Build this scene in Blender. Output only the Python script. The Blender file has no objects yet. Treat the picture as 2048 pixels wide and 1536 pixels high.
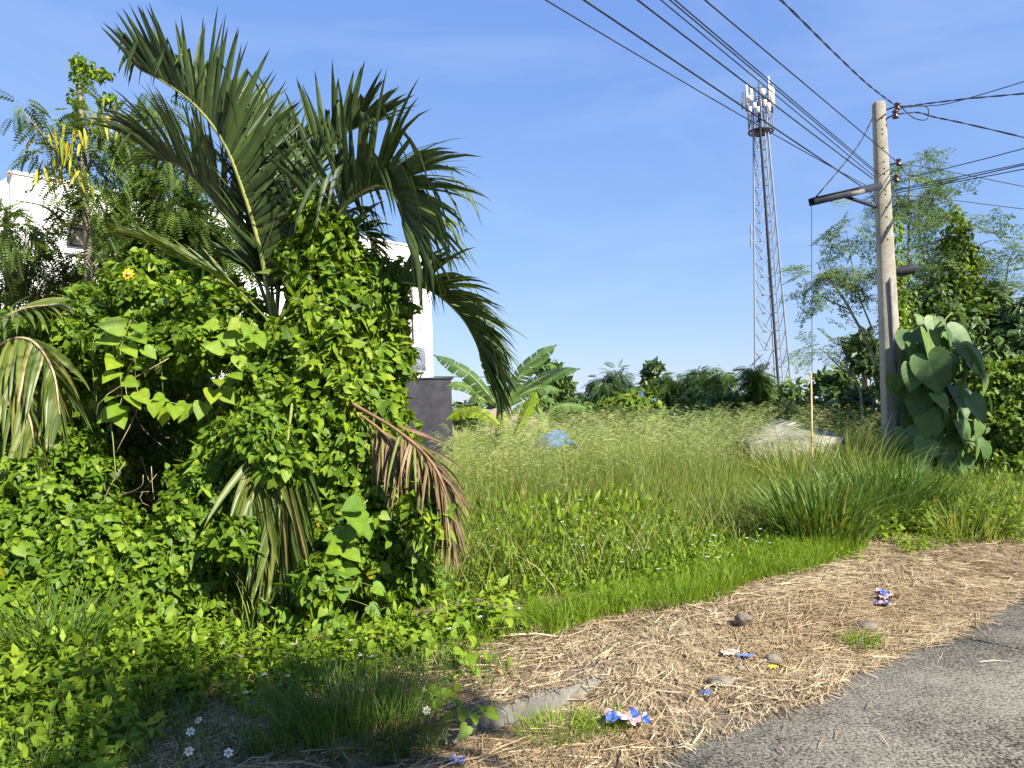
import bpy, math, random
import numpy as np
from mathutils import Vector, Matrix

rng = np.random.default_rng(11)
random.seed(11)
scn = bpy.context.scene
COL = scn.collection

# ------------------------------------------------------------------ camera
FPX = 1538.0
CAM = np.array([0.0, 0.0, 1.6])
_p, _a = math.radians(1.8), 0.030
_f = np.array([0, math.cos(_p), math.sin(_p)])
_u0 = np.array([0, -math.sin(_p), math.cos(_p)])
_r0 = np.array([1.0, 0, 0])
_r = _r0 * math.cos(_a) - _u0 * math.sin(_a)
_u = _u0 * math.cos(_a) + _r0 * math.sin(_a)
cd = bpy.data.cameras.new("camera")
cam = bpy.data.objects.new("camera", cd)
COL.objects.link(cam)
cam.matrix_world = Matrix(((_r[0], _u[0], -_f[0], CAM[0]), (_r[1], _u[1], -_f[1], CAM[1]),
                           (_r[2], _u[2], -_f[2], CAM[2]), (0, 0, 0, 1)))
cd.sensor_fit = 'HORIZONTAL'
cd.sensor_width = 36.0
cd.lens = FPX / 2048 * 36.0
cd.clip_start = 0.05
cd.clip_end = 3000
scn.camera = cam

# ------------------------------------------------------------------ sky, sun, exposure
SUN_EL, SUN_ROT = math.radians(37), math.radians(134)
SUN = np.array([math.sin(SUN_ROT) * math.cos(SUN_EL), math.cos(SUN_ROT) * math.cos(SUN_EL), math.sin(SUN_EL)])
w = bpy.data.worlds.new("World")
scn.world = w
w.use_nodes = True
wn, wl = w.node_tree.nodes, w.node_tree.links
wn.clear()
sky = wn.new('ShaderNodeTexSky')
sky.sky_type = 'NISHITA'
sky.sun_disc = False
sky.sun_elevation = SUN_EL
sky.sun_rotation = SUN_ROT
sky.air_density = 1.0
sky.dust_density = 0.15
sky.ozone_density = 3.0
tcw = wn.new('ShaderNodeTexCoord')
mpw = wn.new('ShaderNodeMapping')
mpw.inputs['Scale'].default_value = (1.2, 1.2, 4.0)
mpw.inputs['Rotation'].default_value = (0.2, 0.35, 0.5)
nzw = wn.new('ShaderNodeTexNoise')
nzw.inputs['Scale'].default_value = 2.2
nzw.inputs['Detail'].default_value = 6
nzw.inputs['Roughness'].default_value = 0.55
nzw.inputs['Distortion'].default_value = 0.6
rpw = wn.new('ShaderNodeMapRange')
rpw.inputs['From Min'].default_value = 0.50
rpw.inputs['From Max'].default_value = 0.85
rpw.inputs['To Max'].default_value = 0.16
mxw = wn.new('ShaderNodeMix')
mxw.data_type = 'RGBA'
mxw.inputs['B'].default_value = (9.0, 9.6, 10.4, 1)
bgw = wn.new('ShaderNodeBackground')
bgw.inputs['Strength'].default_value = 0.15
ow = wn.new('ShaderNodeOutputWorld')
wl.new(tcw.outputs['Generated'], mpw.inputs['Vector'])
wl.new(mpw.outputs['Vector'], nzw.inputs['Vector'])
wl.new(nzw.outputs['Fac'], rpw.inputs['Value'])
wl.new(rpw.outputs['Result'], mxw.inputs['Factor'])
wl.new(sky.outputs['Color'], mxw.inputs['A'])
# tone of the whole dome: a softer, bluer tropical morning sky than the raw model
spw = wn.new('ShaderNodeSeparateColor'); cbw = wn.new('ShaderNodeCombineColor')
wl.new(mxw.outputs['Result'], spw.inputs['Color'])
for ch, (k_, e_) in zip(('Red', 'Green', 'Blue'), ((.455, .63), (.63, .53), (1.40, .26))):
    pw = wn.new('ShaderNodeMath'); pw.operation = 'POWER'; pw.inputs[1].default_value = e_
    ml = wn.new('ShaderNodeMath'); ml.operation = 'MULTIPLY'; ml.inputs[1].default_value = k_
    wl.new(spw.outputs[ch], pw.inputs[0]); wl.new(pw.outputs[0], ml.inputs[0]); wl.new(ml.outputs[0], cbw.inputs[ch])
wl.new(cbw.outputs['Color'], bgw.inputs['Color'])
wl.new(bgw.outputs['Background'], ow.inputs['Surface'])
sd = bpy.data.lights.new("sun", 'SUN')
sd.energy = 4.6
sd.angle = math.radians(0.53)
sd.color = (1.0, 0.93, 0.80)
so = bpy.data.objects.new("sun", sd)
COL.objects.link(so)
so.rotation_euler = Vector(SUN).to_track_quat('Z', 'Y').to_euler()
scn.view_settings.view_transform = 'Standard'
scn.view_settings.look = 'None'
scn.view_settings.exposure = 1.6
scn.view_settings.gamma = 1.0
scn.view_settings.use_curve_mapping = False
scn.cycles.max_bounces = 6
scn.cycles.transmission_bounces = 4
scn.cycles.diffuse_bounces = 4
scn.cycles.glossy_bounces = 2

# ------------------------------------------------------------------ maths helpers
def ray(px, py):
    return _r * ((px - 1024) / FPX) + _u * ((768 - py) / FPX) + _f

def at(px, py, D):
    d = ray(px, py)
    return CAM + d * (D / d[1])

def gnd(px, py, z=0.0):
    d = ray(px, py)
    return CAM + d * ((z - CAM[2]) / d[2])

def nrm(v):
    v = np.asarray(v, float)
    return v / np.maximum(np.linalg.norm(v, axis=-1, keepdims=True), 1e-9)

T = np.array([0.78, 0.62, 0]); T = T / np.linalg.norm(T)      # along the road
N = np.array([-T[1], T[0], 0])                                # away from the road
P0 = np.array([0.476, 3.39, 0])
def rd(s, d, z=0.0):
    return P0 + T * s + N * d + np.array([0, 0, z])
def dist_road(P):
    return (P[..., 0] - P0[0]) * N[0] + (P[..., 1] - P0[1]) * N[1]

def smooth(pts, n):
    """Catmull-Rom through pts, n samples."""
    P = np.asarray(pts, float)
    if len(P) == 2:
        t = np.linspace(0, 1, n)[:, None]
        return P[0] * (1 - t) + P[1] * t
    Q = np.vstack([2 * P[0] - P[1], P, 2 * P[-1] - P[-2]])
    out = []
    for t in np.linspace(0, len(P) - 1 - 1e-6, n):
        i = int(t); f = t - i
        a, b, c, d = Q[i], Q[i + 1], Q[i + 2], Q[i + 3]
        out.append(0.5 * ((2 * b) + (-a + c) * f + (2 * a - 5 * b + 4 * c - d) * f * f + (-a + 3 * b - 3 * c + d) * f ** 3))
    return np.array(out)

# ------------------------------------------------------------------ mesh helpers
def tri_mesh(name, V, F, mats, rnd=None, midx=None, smooth_shade=False):
    V = np.ascontiguousarray(V, dtype=np.float32).reshape(-1, 3)
    F = np.ascontiguousarray(F, dtype=np.int32).reshape(-1, 3)
    me = bpy.data.meshes.new(name)
    me.vertices.add(len(V)); me.vertices.foreach_set('co', V.ravel())
    me.loops.add(F.size); me.loops.foreach_set('vertex_index', F.ravel())
    me.polygons.add(len(F))
    me.polygons.foreach_set('loop_start', np.arange(0, F.size, 3, dtype=np.int32))
    me.polygons.foreach_set('loop_total', np.full(len(F), 3, dtype=np.int32))
    if rnd is not None:
        at_ = me.attributes.new('rnd', 'FLOAT', 'POINT')
        at_.data.foreach_set('value', np.ascontiguousarray(rnd, dtype=np.float32))
    for m in (mats if isinstance(mats, (list, tuple)) else [mats]):
        me.materials.append(m)
    if midx is not None:
        me.polygons.foreach_set('material_index', np.ascontiguousarray(midx, dtype=np.int32))
    me.update(calc_edges=True)
    if smooth_shade:
        me.polygons.foreach_set('use_smooth', np.ones(len(F), dtype=bool))
    return me

def put(name, me, parent=None):
    o = bpy.data.objects.new(name, me)
    COL.objects.link(o)
    if parent is not None:
        o.parent = parent
        o.matrix_parent_inverse = WORLD_INV[parent.name]
    WORLD_INV[o.name] = Matrix.Identity(4)
    return o
WORLD_INV = {}

def tag(o, label, cat, group=None, kind=None):
    o['label'] = label
    if cat: o['category'] = cat
    if group: o['group'] = group
    if kind: o['kind'] = kind
    return o

def thing(name, loc, label, cat, group=None):
    o = bpy.data.objects.new(name, None)
    o.empty_display_size = 0.2
    COL.objects.link(o)
    o.location = Vector(loc)
    WORLD_INV[o.name] = Matrix.Translation(-Vector(loc))
    return tag(o, label, cat, group)

class MB:
    """collects shapes into one mesh"""
    def __init__(s):
        s.v, s.f, s.r, s.m, s.n = [], [], [], [], 0
    def add(s, V, F, r=0.0, m=0):
        V = np.asarray(V, float).reshape(-1, 3); F = np.asarray(F, int).reshape(-1, 3)
        s.v.append(V); s.f.append(F + s.n)
        s.r.append(np.broadcast_to(np.asarray(r, float), (len(V),)).copy()); s.m.append(np.full(len(F), m)); s.n += len(V)
    def tube(s, pts, rad, k=6, r=0.0, m=0, caps=True):
        P = np.asarray(pts, float); n = len(P)
        rad = np.broadcast_to(np.asarray(rad, float), (n,))
        tg = nrm(np.gradient(P, axis=0))
        ref = np.array([0, 0, 1.0]) if abs(tg[0][2]) < 0.9 else np.array([1.0, 0, 0])
        V = []
        x = nrm(np.cross(tg[0], ref))
        for i in range(n):
            x = nrm(x - tg[i] * np.dot(x, tg[i])); y = np.cross(tg[i], x)
            a = np.arange(k) * 2 * math.pi / k
            V.append(P[i] + rad[i] * (np.cos(a)[:, None] * x + np.sin(a)[:, None] * y))
        V = np.vstack(V); F = []
        for i in range(n - 1):
            for j in range(k):
                a, b = i * k + j, i * k + (j + 1) % k
                F += [(a, b, b + k), (a, b + k, a + k)]
        if caps:
            for j in range(1, k - 1):
                F += [(0, j + 1, j), ((n - 1) * k, (n - 1) * k + j, (n - 1) * k + j + 1)]
        s.add(V, F, r, m)
    def box(s, c, ax, ay, az, r=0.0, m=0):
        c, ax, ay, az = map(lambda q: np.asarray(q, float), (c, ax, ay, az))
        V = [c + i * ax + j * ay + k * az for i in (-1, 1) for j in (-1, 1) for k in (-1, 1)]
        Q = [(0, 1, 3, 2), (4, 6, 7, 5), (0, 4, 5, 1), (2, 3, 7, 6), (0, 2, 6, 4), (1, 5, 7, 3)]
        F = []
        for q in Q: F += [(q[0], q[1], q[2]), (q[0], q[2], q[3])]
        s.add(V, F, r, m)
    def mesh(s, name, mats, sm=False):
        return tri_mesh(name, np.vstack(s.v), np.vstack(s.f), mats, np.concatenate(s.r), np.concatenate(s.m), sm)
    def build(s, name, mats, parent=None, sm=False):
        return put(name, s.mesh(name, mats, sm), parent)

def frames(d, n):
    """rotation matrices with local Y along d (tip) and Z near n"""
    y = nrm(d); z = nrm(n - y * np.sum(n * y, -1, keepdims=True)); x = np.cross(y, z)
    return np.stack([x, y, z], -1)

def batch(tv, tf, pos, R, sc, rnd):
    """many copies of a template as arrays; sc is (M,) or (M,3)"""
    sc = np.asarray(sc, float)
    if sc.ndim == 1: sc = np.repeat(sc[:, None], 3, 1)
    M, n = len(pos), len(tv)
    V = pos[:, None, :] + np.einsum('mij,mnj->mni', R, tv[None] * sc[:, None, :])
    F = tf[None] + (np.arange(M) * n)[:, None, None]
    return V.reshape(-1, 3), F.reshape(-1, 3), np.repeat(rnd, n)

def join(parts):
    V, F, r, n = [], [], [], 0
    for v, f, q in parts:
        V.append(v); F.append(f + n); r.append(q); n += len(v)
    return np.vstack(V), np.vstack(F), np.concatenate(r)

def unit(n):
    return nrm(rng.normal(size=(n, 3)))

# ------------------------------------------------------------------ materials
def M_new(name):
    m = bpy.data.materials.new(name); m.use_nodes = True
    nt = m.node_tree; nt.nodes.clear()
    return m, nt.nodes, nt.links

def leaf_mat(name, cols, trans=0.35, rough=0.52, spec=0.25, tint=(1.25, 1.15, 0.5), scale=14.0, veins=0):
    """foliage: cols = colour stops picked per leaf by its random value, slight mottling, light through the blade"""
    m, n, l = M_new(name)
    at_ = n.new('ShaderNodeAttribute'); at_.attribute_name = 'rnd'
    oi = n.new('ShaderNodeObjectInfo')
    ad = n.new('ShaderNodeMath'); ad.operation = 'ADD'
    fr = n.new('ShaderNodeMath'); fr.operation = 'FRACT'
    l.new(at_.outputs['Fac'], ad.inputs[0]); l.new(oi.outputs['Random'], ad.inputs[1]); l.new(ad.outputs[0], fr.inputs[0])
    rp = n.new('ShaderNodeValToRGB')
    e = rp.color_ramp.elements
    while len(e) < len(cols): e.new(0.5)
    for i, (p, c) in enumerate(cols):
        e[i].position = p; e[i].color = (*c, 1)
    l.new(fr.outputs[0], rp.inputs['Fac'])
    nz = n.new('ShaderNodeTexNoise'); nz.inputs['Scale'].default_value = scale; nz.inputs['Detail'].default_value = 3
    tc = n.new('ShaderNodeTexCoord'); l.new(tc.outputs['Object'], nz.inputs['Vector'])
    mr = n.new('ShaderNodeMapRange'); mr.inputs['From Min'].default_value = 0.3; mr.inputs['From Max'].default_value = 0.7
    mr.inputs['To Min'].default_value = 0.78; mr.inputs['To Max'].default_value = 1.22
    l.new(nz.outputs['Fac'], mr.inputs['Value'])
    mu = n.new('ShaderNodeMix'); mu.data_type = 'RGBA'; mu.blend_type = 'MULTIPLY'; mu.inputs['Factor'].default_value = 1
    l.new(rp.outputs['Color'], mu.inputs['A']); l.new(mr.outputs['Result'], mu.inputs['B'])
    pb = n.new('ShaderNodeBsdfPrincipled')
    pb.inputs['Roughness'].default_value = rough; pb.inputs['Specular IOR Level'].default_value = spec
    if veins:       # midrib and side veins in the leaf's own coordinates
        sp = n.new('ShaderNodeSeparateXYZ'); l.new(tc.outputs['Object'], sp.inputs[0])
        ab = n.new('ShaderNodeMath'); ab.operation = 'ABSOLUTE'; l.new(sp.outputs['X'], ab.inputs[0])
        ma = n.new('ShaderNodeMath'); ma.operation = 'MULTIPLY_ADD'; ma.inputs[1].default_value = -.75; l.new(ab.outputs[0], ma.inputs[0]); l.new(sp.outputs['Y'], ma.inputs[2])
        m2 = n.new('ShaderNodeMath'); m2.operation = 'MULTIPLY'; m2.inputs[1].default_value = veins; l.new(ma.outputs[0], m2.inputs[0])
        pp = n.new('ShaderNodeMath'); pp.operation = 'PINGPONG'; pp.inputs[1].default_value = .5; l.new(m2.outputs[0], pp.inputs[0])
        mn = n.new('ShaderNodeMath'); mn.operation = 'MULTIPLY'; mn.inputs[1].default_value = 7; l.new(ab.outputs[0], mn.inputs[0])
        mi = n.new('ShaderNodeMath'); mi.operation = 'MINIMUM'; l.new(pp.outputs[0], mi.inputs[0]); l.new(mn.outputs[0], mi.inputs[1])
        vr = n.new('ShaderNodeMapRange'); vr.interpolation_type = 'SMOOTHSTEP'; vr.inputs['From Max'].default_value = .12; vr.inputs['To Min'].default_value = 1.22; vr.inputs['To Max'].default_value = 1.0
        l.new(mi.outputs[0], vr.inputs['Value'])
        m3 = n.new('ShaderNodeMix'); m3.data_type = 'RGBA'; m3.blend_type = 'MULTIPLY'; m3.inputs['Factor'].default_value = 1
        l.new(mu.outputs['Result'], m3.inputs['A']); l.new(vr.outputs['Result'], m3.inputs['B']); mu = m3
        bp = n.new('ShaderNodeBump'); bp.inputs['Strength'].default_value = .22; bp.inputs['Distance'].default_value = .03; bp.invert = True
        l.new(vr.outputs['Result'], bp.inputs['Height']); l.new(bp.outputs['Normal'], pb.inputs['Normal'])
    l.new(mu.outputs['Result'], pb.inputs['Base Color'])
    tr = n.new('ShaderNodeBsdfTranslucent')
    tm = n.new('ShaderNodeMix'); tm.data_type = 'RGBA'; tm.blend_type = 'MULTIPLY'; tm.inputs['Factor'].default_value = 1
    tm.inputs['B'].default_value = (*tint, 1)
    l.new(mu.outputs['Result'], tm.inputs['A']); l.new(tm.outputs['Result'], tr.inputs['Color'])
    mx = n.new('ShaderNodeMixShader'); mx.inputs['Fac'].default_value = trans
    l.new(pb.outputs[0], mx.inputs[1]); l.new(tr.outputs[0], mx.inputs[2])
    o = n.new('ShaderNodeOutputMaterial'); l.new(mx.outputs[0], o.inputs['Surface'])
    return m

def solid_mat(name, c1, c2, scale=8.0, rough=0.7, metal=0.0, bump=0.0, stretch=(1, 1, 1), spec=0.3, detail=5, contrast=(0.35, 0.65)):
    m, n, l = M_new(name)
    tc = n.new('ShaderNodeTexCoord'); mp = n.new('ShaderNodeMapping'); mp.inputs['Scale'].default_value = stretch
    nz = n.new('ShaderNodeTexNoise'); nz.inputs['Scale'].default_value = scale; nz.inputs['Detail'].default_value = detail
    nz.inputs['Roughness'].default_value = 0.62
    l.new(tc.outputs['Object'], mp.inputs['Vector']); l.new(mp.outputs['Vector'], nz.inputs['Vector'])
    rp = n.new('ShaderNodeValToRGB'); e = rp.color_ramp.elements
    e[0].position, e[1].position = contrast; e[0].color = (*c1, 1); e[1].color = (*c2, 1)
    l.new(nz.outputs['Fac'], rp.inputs['Fac'])
    pb = n.new('ShaderNodeBsdfPrincipled'); pb.inputs['Roughness'].default_value = rough
    pb.inputs['Metallic'].default_value = metal; pb.inputs['Specular IOR Level'].default_value = spec
    l.new(rp.outputs['Color'], pb.inputs['Base Color'])
    if bump:
        bp = n.new('ShaderNodeBump'); bp.inputs['Strength'].default_value = bump; bp.inputs['Distance'].default_value = 0.02
        l.new(nz.outputs['Fac'], bp.inputs['Height']); l.new(bp.outputs['Normal'], pb.inputs['Normal'])
    o = n.new('ShaderNodeOutputMaterial'); l.new(pb.outputs[0], o.inputs['Surface'])
    return m

MT = {}
MT['vine'] = leaf_mat('vine_leaf', [(0, (.05, .105, .010)), (.35, (.09, .17, .012)), (.75, (.15, .235, .016)), (.992, (.22, .29, .02)), (.996, (.40, .30, .02)), (1, (.33, .12, .02))])
MT['vine_bright'] = leaf_mat('vine_leaf_young', [(0, (.13, .22, .018)), (.6, (.17, .27, .02)), (1, (.22, .29, .02))], 0.4, scale=3, veins=6)
MT['vine_bright_stuff'] = leaf_mat('vine_leaf_trailing', [(0, (.09, .17, .015)), (.6, (.13, .22, .018)), (1, (.19, .27, .02))], 0.4)
MT['vine_low'] = leaf_mat('vine_leaf_low', [(0, (.08, .17, .018)), (.6, (.12, .22, .02)), (.93, (.16, .25, .02)), (.95, (.45, .38, .03)), (1, (.5, .40, .03))], 0.4, scale=3, veins=6)
MT['weed'] = leaf_mat('weed_leaf', [(0, (.08, .15, .012)), (.5, (.135, .225, .015)), (1, (.20, .28, .02))])
MT['palm'] = leaf_mat('palm_leaflet', [(0, (.030, .054, .014)), (.6, (.046, .078, .019)), (1, (.068, .102, .024))], 0.28, 0.5, 0.35)
MT['palm_old'] = leaf_mat('palm_leaflet_low', [(0, (.05, .09, .018)), (.6, (.09, .128, .022)), (.9, (.13, .155, .03)), (1, (.22, .17, .06))], 0.3, 0.42, 0.4)
MT['palm_dry'] = leaf_mat('palm_leaflet_dry', [(0, (.11, .07, .035)), (.4, (.20, .14, .08)), (.7, (.17, .16, .05)), (1, (.12, .14, .03))], 0.2, 0.55, 0.3, (1.2, .9, .6))
MT['rachis'] = solid_mat('palm_rachis', (.13, .16, .035), (.24, .24, .07), 6, .5)
MT['rachis_dry'] = solid_mat('palm_rachis_dry', (.15, .08, .045), (.25, .15, .085), 6, .6)
MT['trunk_palm'] = solid_mat('palm_trunk', (.10, .075, .045), (.26, .21, .13), 14, .85, bump=.6, stretch=(1, 1, 4))
MT['grass'] = leaf_mat('tall_grass', [(0, (.10, .165, .025)), (.5, (.175, .24, .045)), (.85, (.25, .285, .07)), (1, (.37, .33, .12))], 0.35, .5)
MT['grass_deep'] = leaf_mat('clump_grass', [(0, (.055, .115, .018)), (.6, (.09, .165, .024)), (.9, (.14, .20, .034)), (1, (.25, .22, .07))], 0.35, .45)
MT['grass_bright'] = leaf_mat('short_grass', [(0, (.11, .20, .012)), (.6, (.16, .27, .016)), (1, (.23, .30, .025))], 0.4, .5)
MT['panicle'] = leaf_mat('grass_panicle', [(0, (.17, .25, .075)), (.6, (.26, .32, .11)), (1, (.36, .36, .17))], 0.3, .7)
MT['straw'] = leaf_mat('straw', [(0, (.15, .105, .06)), (.3, (.29, .215, .125)), (.7, (.40, .315, .195)), (1, (.55, .46, .30))], 0.15, .7, .2, (1, .9, .7))
MT['banana'] = leaf_mat('banana_leaf', [(0, (.06, .12, .03)), (.5, (.085, .16, .035)), (1, (.11, .19, .04))], 0.3, .38, .5, scale=5)
MT['banana_young'] = leaf_mat('banana_leaf_young', [(0, (.20, .30, .02)), (1, (.24, .33, .02))], 0.45, .4)
MT['leucaena'] = leaf_mat('feather_leaf', [(0, (.06, .11, .025)), (.6, (.09, .15, .03)), (1, (.13, .19, .034))], 0.35)
MT['moringa'] = leaf_mat('lacy_leaf', [(0, (.085, .15, .055)), (.6, (.12, .195, .06)), (1, (.18, .245, .06))], 0.35)
MT['tree_dark'] = leaf_mat('tree_leaf_dark', [(0, (.036, .07, .024)), (.6, (.055, .10, .032)), (1, (.085, .135, .038))], 0.2, .4)
MT['tree_mid'] = leaf_mat('tree_leaf_mid', [(0, (.045, .09, .022)), (.6, (.07, .125, .027)), (1, (.11, .17, .03))], 0.3)
MT['tree_light'] = leaf_mat('tree_leaf_light', [(0, (.07, .125, .016)), (.6, (.12, .19, .02)), (1, (.18, .24, .026))], 0.35)
MT['giant'] = leaf_mat('giant_leaf', [(0, (.055, .11, .032)), (.6, (.08, .145, .040)), (1, (.12, .19, .045))], 0.25, .5, .35, scale=3, veins=5)
MT['bark'] = solid_mat('bark', (.10, .08, .055), (.24, .20, .15), 12, .9, bump=.5, stretch=(1, 1, .3))
MT['bark_pale'] = solid_mat('bark_pale', (.16, .15, .12), (.32, .30, .24), 10, .85, bump=.3)
MT['stem'] = solid_mat('green_stem', (.10, .14, .03), (.2, .22, .06), 9, .6)
MT['stem_dry'] = solid_mat('dry_stem', (.2, .14, .08), (.42, .33, .21), 9, .8)
MT['pod'] = leaf_mat('seed_pod', [(0, (.26, .24, .03)), (.5, (.34, .31, .04)), (1, (.16, .22, .03))], 0.3)
MT['white'] = solid_mat('white_paint', (.74, .74, .73), (.82, .82, .81), 1.2, .75)
MT['wall_dark'] = solid_mat('dark_wall_paint', (.020, .020, .026), (.036, .036, .044), 5.0, .85, spec=.15)
MT['plastic_white'] = solid_mat('white_plastic', (.68, .68, .66), (.78, .78, .76), 4, .5)
MT['glass_dark'] = solid_mat('window_glass', (.015, .018, .02), (.03, .034, .036), 3, .08, spec=.6)
MT['frame_dark'] = solid_mat('window_frame', (.04, .04, .045), (.07, .07, .075), 5, .5)
MT['steel'] = solid_mat('galvanised_steel', (.15, .18, .23), (.24, .27, .32), 3, .6, .2)
MT['steel_dark'] = solid_mat('painted_dark_steel', (.016, .019, .028), (.035, .04, .052), 6, .7, spec=.15)
MT['cable'] = solid_mat('cable', (.012, .013, .016), (.03, .03, .034), 5, .55)
MT['porcelain'] = solid_mat('brown_porcelain', (.05, .015, .012), (.09, .028, .02), 5, .25, spec=.6)
MT['bamboo'] = solid_mat('bamboo', (.36, .25, .12), (.52, .40, .22), 6, .6, stretch=(1, 1, .2))
MT['tarp_blue'] = solid_mat('blue_tarp', (.05, .13, .34), (.09, .20, .45), 3, .6)
MT['tarp_grey'] = solid_mat('grey_sheet', (.15, .145, .12), (.26, .25, .215), 3, .8, stretch=(1, 1, 5))
MT['stone'] = solid_mat('stone', (.085, .075, .058), (.20, .175, .135), 14, .85, bump=.5)
MT['orange'] = solid_mat('rusty_orange', (.30, .09, .03), (.42, .15, .05), 9, .7)
MT['petal'] = leaf_mat('white_petal', [(0, (.75, .75, .70)), (1, (.85, .85, .80))], 0.3, .6, .3, (1, 1, .95))
MT['yellow'] = leaf_mat('yellow_disc', [(0, (.55, .36, .02)), (1, (.65, .45, .03))], 0.1, .7)
MT['dry_leaf'] = leaf_mat('dry_leaf', [(0, (.24, .13, .05)), (.6, (.34, .20, .09)), (1, (.45, .30, .15))], 0.2, .7, .2)

def concrete(name, dark, light, speck, bump=.35):
    m, n, l = M_new(name)
    tc = n.new('ShaderNodeTexCoord')
    big = n.new('ShaderNodeTexNoise'); big.inputs['Scale'].default_value = 1.1; big.inputs['Detail'].default_value = 7; big.inputs['Roughness'].default_value = .6
    sm = n.new('ShaderNodeTexNoise'); sm.inputs['Scale'].default_value = 62; sm.inputs['Detail'].default_value = 4; sm.inputs['Roughness'].default_value = .75
    mid = n.new('ShaderNodeTexNoise'); mid.inputs['Scale'].default_value = 14; mid.inputs['Detail'].default_value = 5
    for q in (big, sm, mid): l.new(tc.outputs['Object'], q.inputs['Vector'])
    a1 = n.new('ShaderNodeMath'); a1.operation = 'MULTIPLY_ADD'; a1.inputs[1].default_value = speck
    l.new(sm.outputs['Fac'], a1.inputs[0]); l.new(big.outputs['Fac'], a1.inputs[2])
    a2 = n.new('ShaderNodeMath'); a2.operation = 'MULTIPLY_ADD'; a2.inputs[1].default_value = .5
    l.new(mid.outputs['Fac'], a2.inputs[0]); l.new(a1.outputs[0], a2.inputs[2])
    rp = n.new('ShaderNodeMapRange')
    c = .5 + .5 * speck + .25
    rp.inputs['From Min'].default_value = c - .30; rp.inputs['From Max'].default_value = c + .30
    l.new(a2.outputs[0], rp.inputs['Value'])
    cr = n.new('ShaderNodeValToRGB'); e = cr.color_ramp.elements
    e[0].color = (*dark, 1); e[1].color = (*light, 1)
    l.new(rp.outputs['Result'], cr.inputs['Fac'])
    pb = n.new('ShaderNodeBsdfPrincipled'); pb.inputs['Roughness'].default_value = .85; pb.inputs['Specular IOR Level'].default_value = .25
    l.new(cr.outputs['Color'], pb.inputs['Base Color'])
    bp = n.new('ShaderNodeBump'); bp.inputs['Strength'].default_value = bump; bp.inputs['Distance'].default_value = .006
    l.new(sm.outputs['Fac'], bp.inputs['Height']); l.new(bp.outputs['Normal'], pb.inputs['Normal'])
    o = n.new('ShaderNodeOutputMaterial'); l.new(pb.outputs[0], o.inputs['Surface'])
    return m
MT['road'] = concrete('road_concrete', (.012, .010, .007), (.33, .30, .235), 2.6, .8)
MT['kerb'] = concrete('kerb_concrete', (.075, .07, .06), (.22, .21, .185), .9, .4)
MT['pole'] = concrete('pole_concrete', (.14, .128, .10), (.36, .335, .28), .6, .5)
MT['groove_strip'] = solid_mat('groove_shade_grey', (.11, .105, .095), (.2, .19, .17), 6, .8)  # darker grey carries the shade of the groove in the pole
MT['soil'] = solid_mat('soil', (.12, .09, .06), (.29, .23, .16), 5, .95, bump=.6, detail=8)

# ------------------------------------------------------------------ ground, road, kerb
def strip(prof, s0, s1, mat, name):
    """profile [(d,z)...] swept along the road"""
    V = []
    for s in (s0, s1):
        V += [rd(s, d, z) for d, z in prof]
    k = len(prof); F = []
    for i in range(k - 1):
        F += [(i, k + i, k + i + 1), (i, k + i + 1, i + 1)]
    b = MB(); b.add(V, np.array(F)[:, ::-1]); return b.build(name, mat)
g = strip([(-700, .10), (-6.2, .10), (-6.2, -.12), (.93, -.12), (.93, .085), (900, .085)], -900, 900, MT['soil'], 'ground')
g['kind'] = 'structure'
road = thing('road', rd(0, -3), 'x', None); del road['label']
road['kind'] = 'structure'
def slab(name, s0, s1, d0, d1, top, mat, parent, th=.11, bev=.012):
    b = MB()
    pts = [rd(s0, d0), rd(s1, d0), rd(s1, d1), rd(s0, d1)]
    ins = [rd(s0 + bev, d0 + bev), rd(s1 - bev, d0 + bev), rd(s1 - bev, d1 - bev), rd(s0 + bev, d1 - bev)]
    Z = np.array([0, 0, 1.0])
    V = [p + Z * (top - th) for p in pts] + [p + Z * (top - bev) for p in pts] + [p + Z * top for p in ins]
    F = [(8, 9, 10), (8, 10, 11)]
    for i in range(4):
        j = (i + 1) % 4
        F += [(i, j, 4 + j), (i, 4 + j, 4 + i), (4 + i, 4 + j, 8 + j), (4 + i, 8 + j, 8 + i)]
    b.add(V, F); return b.build(name, mat, parent)
J = float(np.dot(gnd(1840, 1258) - P0, T))      # the joint seen at the right
for k in range(-3, 8):
    slab('concrete_slab', J + k * 4.5 + .006, J + (k + 1) * 4.5 - .006, -3.0 + .006, -.006, 0.0, MT['road'], road)
    slab('concrete_slab', J + k * 4.5 + .006, J + (k + 1) * 4.5 - .006, -6.1, -3.0 - .006, 0.0, MT['road'], road)
MT['gutter'] = concrete('gutter_concrete', (.03, .026, .02), (.20, .18, .14), 1.2, .5)
gut = thing('gutter', rd(0, .3), 'x', None); del gut['label']; gut['kind'] = 'structure'
for k in range(-4, 12):
    slab('gutter_slab', k * 3 + .3 + .006, k * 3 + 3.3 - .006, .004, .72, -.006, MT['gutter'], gut)
kb = thing('kerb', rd(0, .85), 'x', None); del kb['label']; kb['kind'] = 'structure'
for k in range(-12, 34):
    slab('kerb_stone', k * 1.0 + .008, k * 1.0 + .992, .725 + rng.uniform(-.006, .006), .915, .125 + rng.uniform(-.006, .006), MT['kerb'], kb, .22, .025)

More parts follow.
